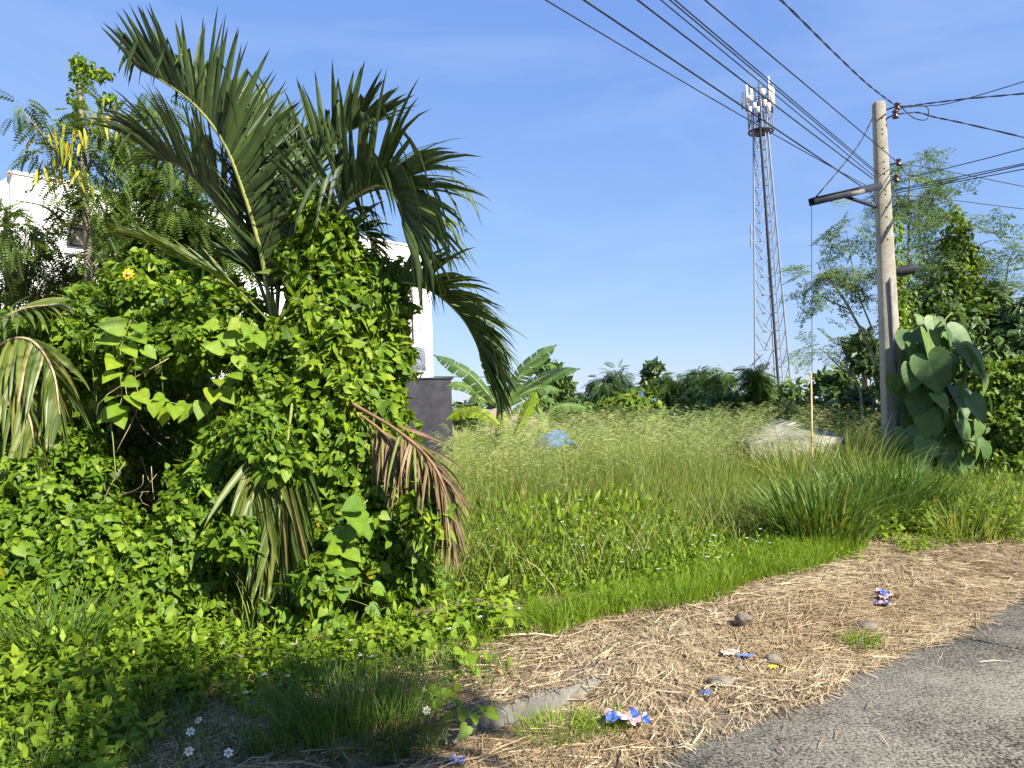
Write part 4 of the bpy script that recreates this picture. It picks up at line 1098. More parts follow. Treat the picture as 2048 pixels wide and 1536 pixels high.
g0 = at(1003, 1060, BD); g0[2] = .08
ban = thing('banana_plant', g0, 'large banana plant with broad green leaves behind the grass right of the dark wall', 'banana plant')
b = MB(); b.tube(smooth([g0, at(1005, 900, BD), at(1005, 800, BD)], 10), np.linspace(.16, .08, 10), 9); b.build('pseudostem', MT['stem'], ban, True)
for i, (pp, wd, m, dd) in enumerate((
    ([(995, 812), (950, 758), (910, 730), (867, 709)], 40, 'banana', 0), ([(1000, 805), (992, 750), (980, 700), (978, 668)], 58, 'banana', .3),
    ([(1010, 810), (1040, 750), (1075, 712), (1113, 689)], 46, 'banana', -.2), ([(1012, 812), (1060, 768), (1110, 745), (1160, 737)], 40, 'banana', .2),
    ([(992, 815), (950, 780), (915, 768), (893, 772)], 30, 'banana', .4), ([(990, 815), (958, 795), (948, 815), (950, 850)], 44, 'banana', .3),
    ([(1030, 870), (1046, 835), (1062, 800), (1072, 784)], 32, 'banana_young', -.9), ([(1010, 812), (1055, 782), (1090, 775), (1120, 780)], 34, 'banana', .1),
    ([(1000, 850), (960, 822), (925, 822), (893, 838)], 40, 'banana_young', -.3), ([(1005, 815), (1030, 785), (1065, 775), (1085, 800)], 36, 'banana', .4))):
    banana_leaf(ban, [at(x, y, BD + dd) for x, y in pp], wd, m, .3, .35, i)
BD2 = 13.5
g0 = at(1090, 1000, BD2); g0[2] = .08
ban2 = thing('banana_plant', g0, 'low banana plant with ragged drooping leaves above the blue tarp', 'banana plant')
b = MB(); b.tube([g0, at(1085, 840, BD2)], .1, 8); b.build('pseudostem', MT['stem'], ban2, True)
for i, (pp, wd) in enumerate((([(1085, 840), (1110, 815), (1145, 810), (1185, 822)], 30), ([(1085, 840), (1075, 810), (1085, 795), (1110, 800)], 28), ([(1085, 840), (1060, 815), (1040, 812), (1020, 830)], 28))):
    banana_leaf(ban2, [at(x, y, BD2) for x, y in pp], wd, 'banana', .4, .6, 20 + i)

# ================================================================== TARPS AND SHED BEYOND THE GRASS
def cloth(name, ctr, ux, uy, mat, label, cat, amp, nx=16, ny=10, seed=0, prof=None, parent=None, th=.0):
    r = np.random.default_rng(seed); V = []
    ph = r.uniform(0, 6, 8)
    for i in range(nx + 1):
        for j in range(ny + 1):
            u, v = i / nx - .5, j / ny - .5
            h = amp * (math.sin(u * 9 + ph[0] + 3 * v) + math.sin(v * 11 + ph[1] - 4 * u) + .7 * math.sin(u * 21 + v * 17 + ph[2])) / 2.7
            z = (prof(u, v) if prof else 0) + h
            V.append(np.asarray(ctr) + np.asarray(ux) * u + np.asarray(uy) * v + Zv * z + r.normal(0, amp * .12, 3))
    F = []
    for i in range(nx):
        for j in range(ny):
            a = i * (ny + 1) + j; F += [(a, a + ny + 1, a + ny + 2), (a, a + ny + 2, a + 1)]
    o = put(name, tri_mesh(name, V, F, mat if isinstance(mat, list) else [mat], np.full(len(V), .5), None, False), parent)
    if label: tag(o, label, cat)
    return o
cloth('blue_tarp', at(1112, 872, 11.0) - Zv * .18, (.46, .10, 0), (-.2, .7, .1), MT['tarp_blue'], 'crumpled blue tarp hump half hidden in the grass by the banana plants', 'tarp', .05, seed=3, prof=lambda u, v: .22 * (1 - (2 * u) ** 4) * math.cos(v * 2.2))
cloth('blue_tarp', at(1298, 806, 26), (.55, .2, 0), (-.2, 1.0, .3), MT['tarp_blue'], 'small far blue tarp showing between the distant trees', 'tarp', .04, seed=4, prof=lambda u, v: .25 * math.cos(u * 2.6))
sh0, sh1, sh2 = at(1500, 884, 11.3), at(1592, 843, 12.4), at(1695, 876, 11.6)
shed = thing('low_shed', np.array([sh1[0], sh1[1], .08]), 'low shed roofed with pale grey sheet behind the grass, left of the pole', 'shed')
def quad(a, b_, c, d, name, mat, parent, th=.03):
    m = MB(); n = nrm(np.cross(np.asarray(b_) - a, np.asarray(d) - a)) * th
    Vv = [a, b_, c, d, a - n, b_ - n, c - n, d - n]
    m.add(Vv, [(0, 1, 2), (0, 2, 3), (4, 6, 5), (4, 7, 6), (0, 4, 5), (0, 5, 1), (1, 5, 6), (1, 6, 2), (2, 6, 7), (2, 7, 3), (3, 7, 4), (3, 4, 0)])
    return m.build(name, mat, parent)
bk = np.array([.4, 2.2, 0])
e0, e2 = sh0.copy(), sh2.copy(); e0[2], e2[2] = .98, 1.02
quad(e0, sh1, sh1 + bk, e0 + bk, 'roof_sheet', MT['tarp_grey'], shed); quad(sh1, e2, e2 + bk, sh1 + bk, 'roof_sheet', MT['tarp_grey'], shed)
q0, q2 = e0.copy(), e2.copy(); q0[2] = q2[2] = .08
quad(q0, q2, e2, e0, 'front_wall', MT['tarp_grey'], shed); 
m = MB(); V = [e0 + (0, .02, 0), e2 + (0, .02, 0), sh1 + (0, .02, -.03)]; m.add(V, [(0, 1, 2)]); m.build('gable', MT['tarp_grey'], shed)

# ================================================================== TREES BEYOND THE FIELD
def tree(px, ptop, pbot, rpx, D, mat, label, leaf=.22, nl=1500, tmpl=OVATE, name='tree', lumps=9, cat='tree', group='trees beyond the grass field', droop=.5, seed=0):
    r = np.random.default_rng(seed + int(px))
    top, bot = at(px, ptop, D), at(px, pbot, D)
    base = bot.copy(); base[2] = .05
    root = thing(name, base, label, cat, group)
    R_ = rpx / FPX * D; h = top[2] - bot[2]
    mid = (top + bot) / 2
    b = MB(); b.tube(smooth([base, bot, mid, top - Zv * h * .2], 8), np.linspace(.03 * h + .05, .03, 8), 6); b.build('trunk', MT['bark'], root, True)
    Ps, Cs = [], []
    for k in range(lumps):
        zt = (k + .5) / lumps; wdt = math.sin(math.pi * min(.97, .2 + zt * .75)) 
        c = bot + Zv * h * zt * .9 + np.array([r.uniform(-1, 1) * R_ * .75 * wdt, r.uniform(-.6, .6) * R_, 0])
        rr = R_ * r.uniform(.32, .55); lb = MB()
        lb.tube([lerp(base, mid, .9), lerp(mid, c, .6) - Zv * .05 * h, c], [.03, .02, .008], 4); lb.build('limb', MT['bark'], root)
        u = unit(nl // lumps) * (r.random((nl // lumps, 1)) ** .35) * np.array([1, 1, .75]) * rr
        Ps.append(c + u); Cs.append(np.repeat(c[None], len(u), 0))
    P, C = np.vstack(Ps), np.vstack(Cs); Nn = nrm(P - C)
    if tmpl is FEATHER or tmpl is LACY: R3 = hang_frames(P, C, droop)
    else:
        n_, d_ = leaf_dirs(Nn, .5, .45, droop); R3 = frames(d_, n_)
    stuff('crown', batch(*tmpl, P, R3, leaf * rng.uniform(.7, 1.25, len(P)), rng.random(len(P))), MT[mat], None, None, root)
    return root
for i, a in enumerate((
    (1105, 716, 828, 52, 40, 'tree_mid', 'round mid green tree right behind the banana plant', .40, 1500, OVATE),
    (935, 808, 850, 40, 36, 'tree_mid', 'low bush between the dark wall and the banana plant', .32, 700, OVATE),
    (1222, 740, 838, 66, 28, 'tree_dark', 'broad drooping leaved tree, first right of the round tree', .42, 1100, FEATHER),
    (1308, 722, 800, 24, 70, 'tree_dark', 'far pointed dark tree showing above the blue tarp', .75, 900, OVATE),
    (1345, 745, 845, 52, 27, 'tree_mid', 'tree with drooping leaves just right of the far pointed tree', .42, 900, FEATHER),
    (1400, 728, 845, 38, 25, 'tree_dark', 'taller drooping tree in the middle of the skyline', .40, 900, FEATHER),
    (1450, 732, 845, 28, 23, 'tree_mid', 'narrow drooping tree second to the left of the tower base', .38, 600, FEATHER),
    (1512, 719, 850, 30, 20, 'tree_mid', 'narrow spiky drooping tree beside the tower base', .36, 650, FEATHER),
    (1590, 772, 860, 70, 30, 'tree_mid', 'wide low bush under the tower base', .34, 1500, OVATE),
    (1680, 732, 860, 60, 22, 'tree_mid', 'bushy tree left of the utility pole', .26, 1600, OVATE),
    (1728, 660, 740, 38, 19, 'tree_dark', 'small dark round crown touching the utility pole', .22, 900, OVATE),
    (1270, 795, 860, 90, 24, 'tree_light', 'light green bush below the drooping trees', .26, 1300, OVATE),
    (1430, 800, 862, 110, 21, 'tree_mid', 'wide bush in front of the skyline trees', .24, 1700, OVATE),
    (1620, 812, 868, 90, 19, 'tree_dark', 'dark bush behind the grey shed', .24, 1300, OVATE),
    (1725, 780, 870, 60, 17, 'tree_dark', 'dark bush directly left of the pole foot', .20, 1200, OVATE),
    (1160, 800, 860, 60, 27, 'tree_mid', 'low bush right of the ragged banana plant', .26, 800, OVATE))):
    tree(*a, seed=i)

# ================================================================== TREES AND BUSHES AT THE RIGHT
def lacy_tree(label, stem, limbs, crowns, D, rads=(.05, .015), tm=LACY, mat='moringa', size=(.45, .75), droop=.25):
    S_ = [at(x, y, D) for x, y in stem]; base = S_[0].copy(); base[2] = .08
    root = limb_tree('lacy_tree', label, 'tree', [[base] + S_] + [[at(x, y, D) for x, y in l_] for l_ in limbs], 'bark_pale', None, 'slender lacy trees behind the pole', rads)
    P, C = blobs_in([(x, y, D, rx, ry, max(5, int(n * 1.0))) for x, y, rx, ry, n in crowns])
    stuff('foliage', batch(*tm, P, hang_frames(P, C, droop, .3), rng.uniform(*size, len(P)), rng.random(len(P))), MT[mat], None, None, root)
lacy_tree('tallest lacy tree, its crown just right of the pole behind the insulators', [(1818, 700), (1818, 430), (1820, 340)], [[(1840, 560), (1838, 430), (1845, 380)], [(1817, 420), (1790, 390), (1780, 380)]],
    [(1825, 335, 28, 22, 16), (1830, 380, 50, 26, 28), (1800, 410, 35, 16, 10), (1850, 400, 24, 20, 8), (1790, 440, 16, 18, 6)], 17)
lacy_tree('leaning lacy tree left of the pole with its crown in front of the sky', [(1755, 745), (1700, 620), (1650, 545)], [[(1745, 660), (1712, 570), (1690, 440)], [(1700, 620), (1640, 590), (1610, 560)], [(1715, 575), (1690, 560), (1670, 545)]],
    [(1635, 555, 35, 28, 18), (1690, 540, 40, 26, 18), (1720, 530, 24, 36, 12), (1695, 440, 34, 22, 14), (1705, 475, 26, 30, 10), (1665, 600, 30, 14, 6), (1700, 665, 20, 10, 4)], 17)
lacy_tree('low lacy branch spreading left of the pole beside the bamboo stick', [(1720, 780), (1680, 735), (1640, 695)], [[(1700, 755), (1690, 720), (1680, 695)]], [(1640, 696, 36, 10, 10), (1665, 690, 24, 8, 5)], 16, (.03, .01), size=(.38, .6))
lacy_tree('lacy tree with a ball of foliage right of the pole under the street light', [(1850, 740), (1850, 600), (1848, 500)], [[(1850, 600), (1820, 560), (1800, 540)], [(1850, 590), (1885, 540), (1895, 500)], [(1885, 700), (1884, 560), (1880, 470)]],
    [(1850, 560, 55, 40, 60), (1830, 510, 40, 30, 24), (1880, 600, 50, 36, 40), (1820, 610, 36, 40, 36), (1865, 640, 40, 30, 30), (1880, 480, 30, 30, 14)], 16.5)
lacy_tree('slim lacy tree at the right edge with a flat open crown', [(1990, 680), (2000, 620), (2012, 560), (2018, 520)], [], [(2015, 525, 34, 14, 10), (2030, 555, 30, 16, 8), (1990, 560, 18, 12, 4)], 15, (.03, .01), size=(.4, .6))
# vine clad trunk
VD = 15.0
g0 = at(1935, 900, VD); g0[2] = .08
vt = limb_tree('vine_clad_tree', 'tall trunk wrapped in climbing vines at the right, above the giant leaves', 'tree', [[g0, at(1935, 700, VD), at(1930, 560, VD), at(1915, 440, VD)], [at(1930, 520, VD), at(1960, 490, VD), at(1985, 480, VD)], [at(1920, 480, VD), at(1890, 470, VD), at(1870, 490, VD)]], 'bark', None)
P_, N_ = blob_points([px_blob(*q) for q in ((1915, 460, VD, 26), (1918, 500, VD, 30, 1, 1.3), (1925, 560, VD, 34, 1, 1.5), (1932, 630, VD, 44, 1, 1.2), (1960, 650, VD, 34), (1900, 640, VD, 36), (1895, 490, VD, 16), (1950, 530, VD, 18), (1908, 430, VD, 14))], 420, .42)
n_, d_ = leaf_dirs(N_); stuff('vine_leaves', batch(*OVATE, P_, frames(d_, n_), rng.uniform(.08, .15, len(P_)), rng.random(len(P_))), MT['tree_light'], None, None, vt)
P, C = blobs_in([(1920, 445, VD, 50, 34, 18), (1895, 510, VD, 38, 44, 16), (1965, 500, VD, 38, 30, 15), (1960, 570, VD, 34, 34, 10)])
stuff('feather_leaves', batch(*LACY, P, hang_frames(P, C, .2, .3), rng.uniform(.4, .65, len(P)), rng.random(len(P))), MT['moringa'], None, None, vt)
# small vine climbing the pole's right side
P_ = np.array([at(1776 + rng.uniform(0, 26) + (y - 430) * .06, y, PD + .25 + rng.uniform(0, .25)) for y in rng.uniform(430, 700, 520)])
P2 = np.array([at(1800 + rng.normal(0, 14), y, PD + .35 + rng.uniform(0, .3)) for y in rng.uniform(530, 740, 700)])
P_ = np.vstack([P_, P2])
n_, d_ = leaf_dirs(np.tile(np.array([[.5, -.8, .2]]), (len(P_), 1)), .3, .6)
pv = thing('pole_vine', at(1800, 900, PD + .3) * np.array([1, 1, 0]) + Zv * .08, 'small leaved vine climbing the back of the utility pole', 'vine')
b = MB(); b.tube(smooth([at(1806, 980, PD + .3), at(1800, 800, PD + .3), at(1794, 600, PD + .3), at(1782, 440, PD + .25)], 20), .012, 5); b.build('stem', MT['stem_dry'], pv)
stuff('foliage', batch(*OVATE, P_, frames(d_, n_), rng.uniform(.05, .11, len(P_)), rng.random(len(P_))), MT['vine'], None, None, pv)
# bushes
def bush(name, label, specs, mat, per, lf, depth=.22, tmpl=OVATE, cat='bush'):
    B = [px_blob(*q) for q in specs]; c = B[0][0].copy(); c[2] = .08
    root = thing(name, c, label, cat)
    b = MB()
    for c_, r_ in B: b.tube(smooth([c + np.array([rng.normal(0, .1), rng.normal(0, .1), 0]), (c + c_) / 2 + (0, .1, 0), c_], 6), [.03, .028, .024, .02, .015, .01], 5)
    o = b.build('branches', MT['bark'], root); o['kind'] = 'stuff'
    P_, N_ = blob_points(B, per, depth); n_, d_ = leaf_dirs(N_, .4, .5)
    stuff('foliage', batch(*tmpl, P_, frames(d_, n_), rng.uniform(*lf, len(P_)), rng.random(len(P_))), MT[mat], None, None, root)
bush('broadleaf_tree', 'dark mango like tree cut by the right edge below the slim lacy tree', [(2050, 660, 14, 62), (2035, 700, 13.8, 60), (2080, 740, 14, 70), (2000, 720, 14.2, 40)], 'tree_dark', 420, (.12, .22), cat='tree')
bush('bush', 'yellow green sunlit bush along the right edge beside the giant leaves', [(2010, 800, 12.5, 80), (2050, 880, 12, 90), (1985, 890, 12.2, 60), (2060, 980, 11.4, 90), (1990, 970, 11.8, 60), (2080, 790, 12.5, 70)], 'tree_light', 520, (.08, .16))
bush('bush', 'green bush mass behind the giant leaves and the pole', [(1900, 690, 14.5, 80), (1850, 760, 13.5, 90), (1960, 740, 14, 80), (1840, 860, 13.2, 80), (1930, 850, 13.2, 90), (1960, 930, 12.8, 80), (1870, 940, 12.8, 70), (1820, 690, 14.5, 50), (1975, 660, 14.5, 50), (1868, 610, 15, 48), (1970, 610, 15, 42), (1830, 620, 15, 34), (1900, 600, 15.2, 40)], 'tree_mid', 420, (.10, .19))
bush('weed_bush', 'low leafy weeds spilling over the verge at the right edge', [(2040, 1060, 9.0, 60, 1, .5), (1990, 1050, 9.6, 50, 1, .5), (2090, 1080, 8.6, 60, 1, .5), (1935, 1010, 10.5, 50, 1, .5)], 'tree_light', 900, (.06, .12))

# ================================================================== GIANT LEAF PLANT
GD = 11.4
g0 = at(1880, 980, GD); g0[2] = .08
gp = thing('giant_leaf_plant', g0, 'climber with huge grey green heart shaped leaves right of the utility pole', 'plant')
b = MB(); b.tube(smooth([g0, at(1880, 850, GD), at(1870, 740, GD), at(1880, 660, GD)], 16), np.linspace(.05, .02, 16), 7); b.build('stem', MT['bark_pale'], gp, True)
gm = [tri_mesh('giant_leaf', *half_leaf([(0, 0), (.10, -.14), (.24, -.19), (.38, -.14), (.47, .02), (.49, .20), (.44, .40), (.33, .60), (.18, .80), (.07, .92), (0, 1.02)], .12, f_, d_), MT['giant'], np.zeros(21), None, True) for f_, d_ in ((.18, .25), (.35, .2), (.1, .4))]
GL = [(1862, 690, 105, .1), (1830, 690, 95, .5), (1900, 665, 85, -.5), (1925, 680, 105, -.6), (1952, 720, 95, -.5), (1905, 730, 100, -.3), (1868, 745, 120, .05), (1825, 755, 105, .4), (1935, 755, 100, -.45), (1970, 770, 85, -.6),
      (1810, 720, 80, .6), (1890, 700, 80, 0), (1845, 800, 90, .3), (1812, 820, 95, .3), (1885, 800, 80, -.2), (1925, 800, 95, -.5), (1955, 820, 85, -.6), (1860, 850, 95, .15), (1900, 845, 100, -.2), (1815, 880, 85, .3),
      (1935, 870, 95, -.5), (1850, 905, 95, .1), (1890, 905, 100, -.2), (1925, 920, 90, -.4), (1955, 900, 80, -.5), (1835, 940, 90, .3), (1875, 945, 90, -.1), (1910, 950, 85, -.3), (1805, 780, 80, .5), (1960, 860, 70, -.7), (1870, 655, 70, .2), (1820, 930, 70, .5)]
for (x, y, L, sw) in list(GL):
    GL.append((x + rng.normal(0, 22), y + rng.normal(0, 22), L * .9, sw + rng.normal(0, .2)))
for k, (x, y, L, sw) in enumerate(GL):
    D = GD - .35 + (.3 if k >= 32 else 0) + rng.uniform(-.25, .3) + (.25 if x < 1815 else 0)
    Lm = L / FPX * D * .62 * rng.uniform(.75, 1.2)
    d = nrm(np.array([-sw * .6, -.35, -1]) + rng.normal(0, .20, 3)); n_ = nrm(np.array([-sw * .5 + .25, -.9, .55]) + rng.normal(0, .32, 3))
    base = at(x, y, D) - d * Lm * .42
    o = put('leaf', gm[k % 3], gp); R3 = frames(d[None], n_[None])[0]
    o.matrix_basis = Matrix.Translation(Vector(base)) @ Matrix([list(q) for q in R3]).to_4x4() @ Matrix.Diagonal((Lm, Lm, Lm, 1))
    st = smooth([at(1875, min(940, max(670, y + 20)), GD), (base + at(1875, y, GD)) / 2 + Zv * .1, base], 8)
    b = MB(); b.tube(st, .012, 5); b.build('leaf_stalk', MT['stem'], gp)

# ================================================================== WEEDS, GRASS, STRAW
ZG = .085
def scatter(n, s0, s1, d0, d1):
    s = rng.uniform(s0, s1, n); d = rng.uniform(d0, d1, n)
    P = P0[None] + s[:, None] * T + d[:, None] * N; P[:, 2] = ZG
    return P, s, d
def infrustum(P, m=.3):
    dv = P - CAM; z = dv @ _f; x = (dv @ _r) / np.maximum(z, .01) * FPX / 1024
    return (z > 1.5) & (np.abs(x) < 1 + m)
def vnoise(P, sc, seed):
    r = np.random.default_rng(seed); v = 0
    for k in range(5):
        a = r.uniform(0, 6.28); f_ = sc * r.uniform(.6, 1.6); v = v + np.sin((P[:, 0] * math.cos(a) + P[:, 1] * math.sin(a)) * f_ + r.uniform(0, 6.28))
    return v / 5
def sprigs(P, H, tilt=.25, seed=0, wide=.85):
    out = []
    az = rng.uniform(0, 6.28, len(P)); which = rng.integers(0, 6, len(P))
    up = nrm(np.column_stack([rng.normal(0, tilt, len(P)), rng.normal(0, tilt, len(P)), np.ones(len(P))]))
    xx = nrm(np.cross(np.column_stack([-np.sin(az), np.cos(az), np.zeros(len(P))]), up)); yy = np.cross(up, xx)
    R3 = np.stack([xx, yy, up], -1)
    for k in range(6):
        m_ = which == k
        if m_.any(): out.append(batch(*SPRIGS[k], P[m_], R3[m_], np.column_stack([H[m_] * wide, H[m_] * wide, H[m_]]), np.clip(.5 + .42 * vnoise(P[m_], 1.9, 90) + rng.normal(0, .22, m_.sum()), .01, .99)))
    return join(out)
# weeds at the foot of the vines
P, s, d = scatter(6800, -7, 1.7, .95, 3.6)
lim = 1.4 + .6 * vnoise(P, 1.6, 3) - .55 * np.clip((-s - .6) / 2, 0, 1)
ok = infrustum(P) & (d > lim) & ~((d < 1.35) & (s > .1)) & (vnoise(P, 2.8, 4) > -.42) & ((s < .6) | (rng.random(len(P)) < .5))
P = P[ok]; H = rng.uniform(.10, .36, len(P)) * (1 + .75 * vnoise(P, 2.2, 5))
stuff('weeds', sprigs(P, H, .3, 0, .75), MT['weed'], 'low leafy weeds carpeting the ground below the vine thicket', 'weeds')
# flowering weeds in front of the tall grass
P, s, d = scatter(19000, -1.2, 8.5, 1.45, 3.9)
ok = infrustum(P) & (vnoise(P, 1.3, 8) > -.22) & (d < 3.9 - .15 * np.clip(s - 3, 0, 9)) & ~((s > 3.6) & (s < 5.6) & (d > 1.9) & (d < 3.2))
P = P[ok]; dd_ = dist_road(P); H = rng.uniform(.22, .52, len(P)) * (1 + .45 * vnoise(P, 1.6, 25)) * np.clip(.6 + .3 * (dd_ - 1.5), .55, 1.1)
weedP = P; weedH = H
stuff('flowering_weeds', sprigs(P, H, .5, 0, .5), MT['weed'], 'tangled green weeds with tiny white flowers in front of the tall grass', 'weeds')
# tiny white flowers
idx = rng.choice(len(P), 260, False); fl = MB()
for i in idx:
    c = P[i] + Zv * H[i] * rng.uniform(.95, 1.2) + rng.normal(0, .03, 3) * (1, 1, 0)
    for q in range(5):
        a = q * 1.256 + rng.uniform(0, 1); e = np.array([math.cos(a), math.sin(a), .25]); x = np.array([-math.sin(a), math.cos(a), 0])
        fl.add([c, c + e * .010 + x * .006, c + e * .02, c + e * .010 - x * .006], [(0, 1, 2), (0, 2, 3)], rng.random())
o = fl.build('weed_flowers', MT['petal']); tag(o, 'scattered tiny white flowers among the weeds', 'flowers'); o['kind'] = 'stuff'
# tall grass field
def grass(n, s0, s1, d0, d1, Hr, wr, leanr, mat, name, label, dens=None, seg=4, mod=None, far=None):
    P, s, d = scatter(n, s0, s1, d0, d1); ok = infrustum(P)
    if dens is not None: ok &= dens(P, s, d)
    P, s, d = P[ok], s[ok], d[ok]
    H = rng.uniform(*Hr, len(P))
    if mod is not None: H = H * mod(P, s, d)
    arr = ribbons(P, rng.uniform(0, 6.28, len(P)), H, rng.uniform(*leanr, len(P)), rng.uniform(*wr, len(P)), seg)
    return arr, P
keep = lambda P, s, d: (~((P[:, 0] < -.6 + .02 * P[:, 1]) & (P[:, 1] < 14.6))) & (P[:, 1] < 24) & ~((P[:, 0] > 3.5) & (P[:, 0] < 5.2) & (P[:, 1] > 11.25) & (P[:, 1] < 15)) & ~((P[:, 0] > .3) & (P[:, 0] < 1.1) & (P[:, 1] > 10.75) & (P[:, 1] < 11.6))
A1, _ = grass(64000, -1, 11, 2.6, 6.5, (.68, 1.2), (.004, .008), (.1, .6), None, '', '', lambda P, s, d: (P[:, 0] > -.9) & (vnoise(P, .9, 21) > -.75) & (d > 2.6 + .9 * vnoise(P, .9, 22)), 4, lambda P, s, d: (1 + .18 * vnoise(P, 1.2, 2)) * np.clip(.45 + .28 * (d - 2.2), .4, 1))
A2, _ = grass(60000, -3, 22, 6.5, 18, (.72, 1.16), (.006, .012), (.1, .5), None, '', '', keep, 3, lambda P, s, d: 1 + .14 * vnoise(P, .8, 2))
A3, _ = grass(5200, -.8, 5.5, 1.6, 3.6, (.35, .85), (.003, .006), (.2, .9), None, '', '', lambda P, s, d: vnoise(P, 1.7, 24) > -.1, 4)
stuff('tall_grass', join([A1, A2, A3]), MT['grass'], 'field of tall seeding grass across the vacant lot', 'grass')
# seed heads
def panicles(P, H, lean):
    pts = np.random.default_rng(3); V, F, n = [], [], 0
    def strip_(a, c, wd):
        nonlocal n
        dr = c - a; x = nrm(np.cross(dr, (.2, 1, .1))) * wd
        V.extend([a - x, a + x, c]); F.append((n, n + 1, n + 2)); n += 3
    strip_(np.array([0, 0, 0.]), np.array([0, 0, 1.]), .0035)
    for k in range(13):
        z = .66 + .33 * k / 13; a = k * 2.4; L = .20 * (1.15 - .7 * k / 13)
        c = np.array([0, 0, z]); e = c + np.array([math.cos(a) * L, math.sin(a) * L, L * .55])
        strip_(c, e, .0014)
        for q in (.5, .8):
            m_ = c + (e - c) * q; strip_(m_, m_ + np.array([math.cos(a + 1) * .05, math.sin(a + 1) * .05, -.01]), .0024); strip_(m_, m_ + np.array([math.cos(a - 1) * .05, math.sin(a - 1) * .05, -.015]), .0024)
    V, F = np.array(V), np.array(F); az = rng.uniform(0, 6.28, len(P))
    up = nrm(np.column_stack([rng.normal(0, lean, len(P)), rng.normal(0, lean, len(P)), np.ones(len(P))]))
    xx = nrm(np.cross(np.column_stack([-np.sin(az), np.cos(az), np.zeros(len(P))]), up)); yy = np.cross(up, xx)
    return batch(V, F, P, np.stack([xx, yy, up], -1), H, rng.random(len(P)))
P, s, d = scatter(1000, -1.5, 11, 3.4, 7.5); ok = infrustum(P) & (P[:, 0] > -.75)
P = P[ok]; B1 = panicles(P, rng.uniform(.85, 1.5, len(P)), .13)
P, s, d = scatter(700, -2, 22, 7, 17); ok = infrustum(P) & keep(P, s, d)
P = P[ok]; B2 = panicles(P, rng.uniform(.95, 1.55, len(P)), .13)
stuff('grass_seed_heads', join([B1, B2]), MT['panicle'], 'airy pale seed heads standing above the tall grass', 'grass')
# individual big clumps
def clump(px, py, R_, n, Hr, label, mat='grass_deep', wr=(.007, .0145), lean=(.25, 1.15), name='grass_clump', z=ZG, droop=.55, P=None, seg=5, group=None):
    c = gnd(px, py, z) if P is None else P
    rr = R_ * np.sqrt(rng.random(n)); a = rng.uniform(0, 6.28, n)
    B = np.column_stack([c[0] + rr * np.cos(a), c[1] + rr * np.sin(a), np.full(n, c[2])])
    az = a + rng.normal(0, .5, n)
    arr = ribbons(B, az, rng.uniform(*Hr, n), rng.uniform(*lean, n) * (.4 + .6 * rr / R_), rng.uniform(*wr, n), seg, droop=droop)
    o = put(name, tri_mesh(name, *arr[:2], MT[mat], arr[2])); tag(o, label, 'grass', group); return o
CG = 'big clumps of guinea grass near the verge'
clump(1640, 1108, .40, 520, (.6, 1.15), 'largest deep green grass clump arching over the straw verge', group=CG)
clump(1735, 1075, .42, 430, (.7, 1.3), 'deep green grass clump just behind and right of the largest one', group=CG)
clump(1800, 1060, .45, 400, (.6, 1.25), 'grass clump below the utility pole', group=CG)
clump(1600, 1030, .5, 420, (.8, 1.45), 'yellowish grass clump behind the largest one', 'grass', group=CG)
clump(1700, 1010, .55, 460, (.9, 1.55), 'tall yellowish grass clump left of the pole foot', 'grass', group=CG)
clump(1870, 1065, .4, 320, (.4, .85), 'grass clump under the giant leaves', group=CG)
clump(1920, 1085, .4, 300, (.3, .6), 'lower grass clump right of the giant leaves', 'grass', group=CG)
clump(1480, 1065, .3, 300, (.4, .8), 'half dry arching grass clump among the weeds', 'grass', group=CG, lean=(.5, 1.2))
P = gnd(700, 1480, .1)
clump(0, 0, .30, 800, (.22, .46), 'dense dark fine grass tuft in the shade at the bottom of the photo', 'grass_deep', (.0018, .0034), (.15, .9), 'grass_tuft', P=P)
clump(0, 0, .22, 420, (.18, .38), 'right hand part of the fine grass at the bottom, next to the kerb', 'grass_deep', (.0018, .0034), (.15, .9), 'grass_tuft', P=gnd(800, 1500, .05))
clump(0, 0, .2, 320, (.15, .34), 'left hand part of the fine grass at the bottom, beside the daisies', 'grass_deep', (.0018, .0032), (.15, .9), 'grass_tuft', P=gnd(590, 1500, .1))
clump(0, 0, .17, 260, (.08, .17), 'small flat grass tuft in the straw at the bottom', 'grass_bright', (.002, .0035), (.4, 1.4), 'grass_tuft', P=gnd(1110, 1475, .02))
clump(0, 0, .12, 170, (.08, .16), 'small grass tuft right of the bottom one, below the crumpled wrapper', 'grass_bright', (.002, .0035), (.4, 1.4), 'grass_tuft', P=gnd(1205, 1460, .02))
clump(0, 0, .11, 170, (.08, .16), 'small grass tuft at the edge of the road', 'grass_bright', (.002, .004), (.4, 1.3), 'grass_tuft', P=gnd(1722, 1295, .01))
clump(0, 0, .35, 260, (.3, .62), 'drooping grass among the weeds at the left edge', 'grass_deep', (.003, .005), (.6, 1.6), 'grass_tuft', P=gnd(110, 1300, .3))
for k, (x, y, n_) in enumerate(((1790, 1160, 60), (1840, 1165, 60), (1880, 1172, 50), (1905, 1180, 30), (1690, 1135, 80), (1640, 1140, 80))):
    pass
P, s, d = scatter(5200, 5.0, 13, .35, 3.2); ok = infrustum(P) & (d > np.where(s < 6.0, 1.3, .5) + .25 * vnoise(P, 2.5, 81))
P = P[ok]; stuff('verge_bush', sprigs(P, rng.uniform(.14, .42, len(P)) * (1 + .4 * vnoise(P, 2, 82)), .35, 0, .6), MT['weed'], 'leafy weeds creeping over the far right end of the straw verge', 'weeds')
A1, _ = grass(9000, 4.9, 14, .5, 4.0, (.3, .75), (.003, .006), (.2, 1.0), None, '', '', lambda P, s, d: d > np.where(s < 6.0, 1.35, .75) + .3 * vnoise(P, 2.5, 83), 4)
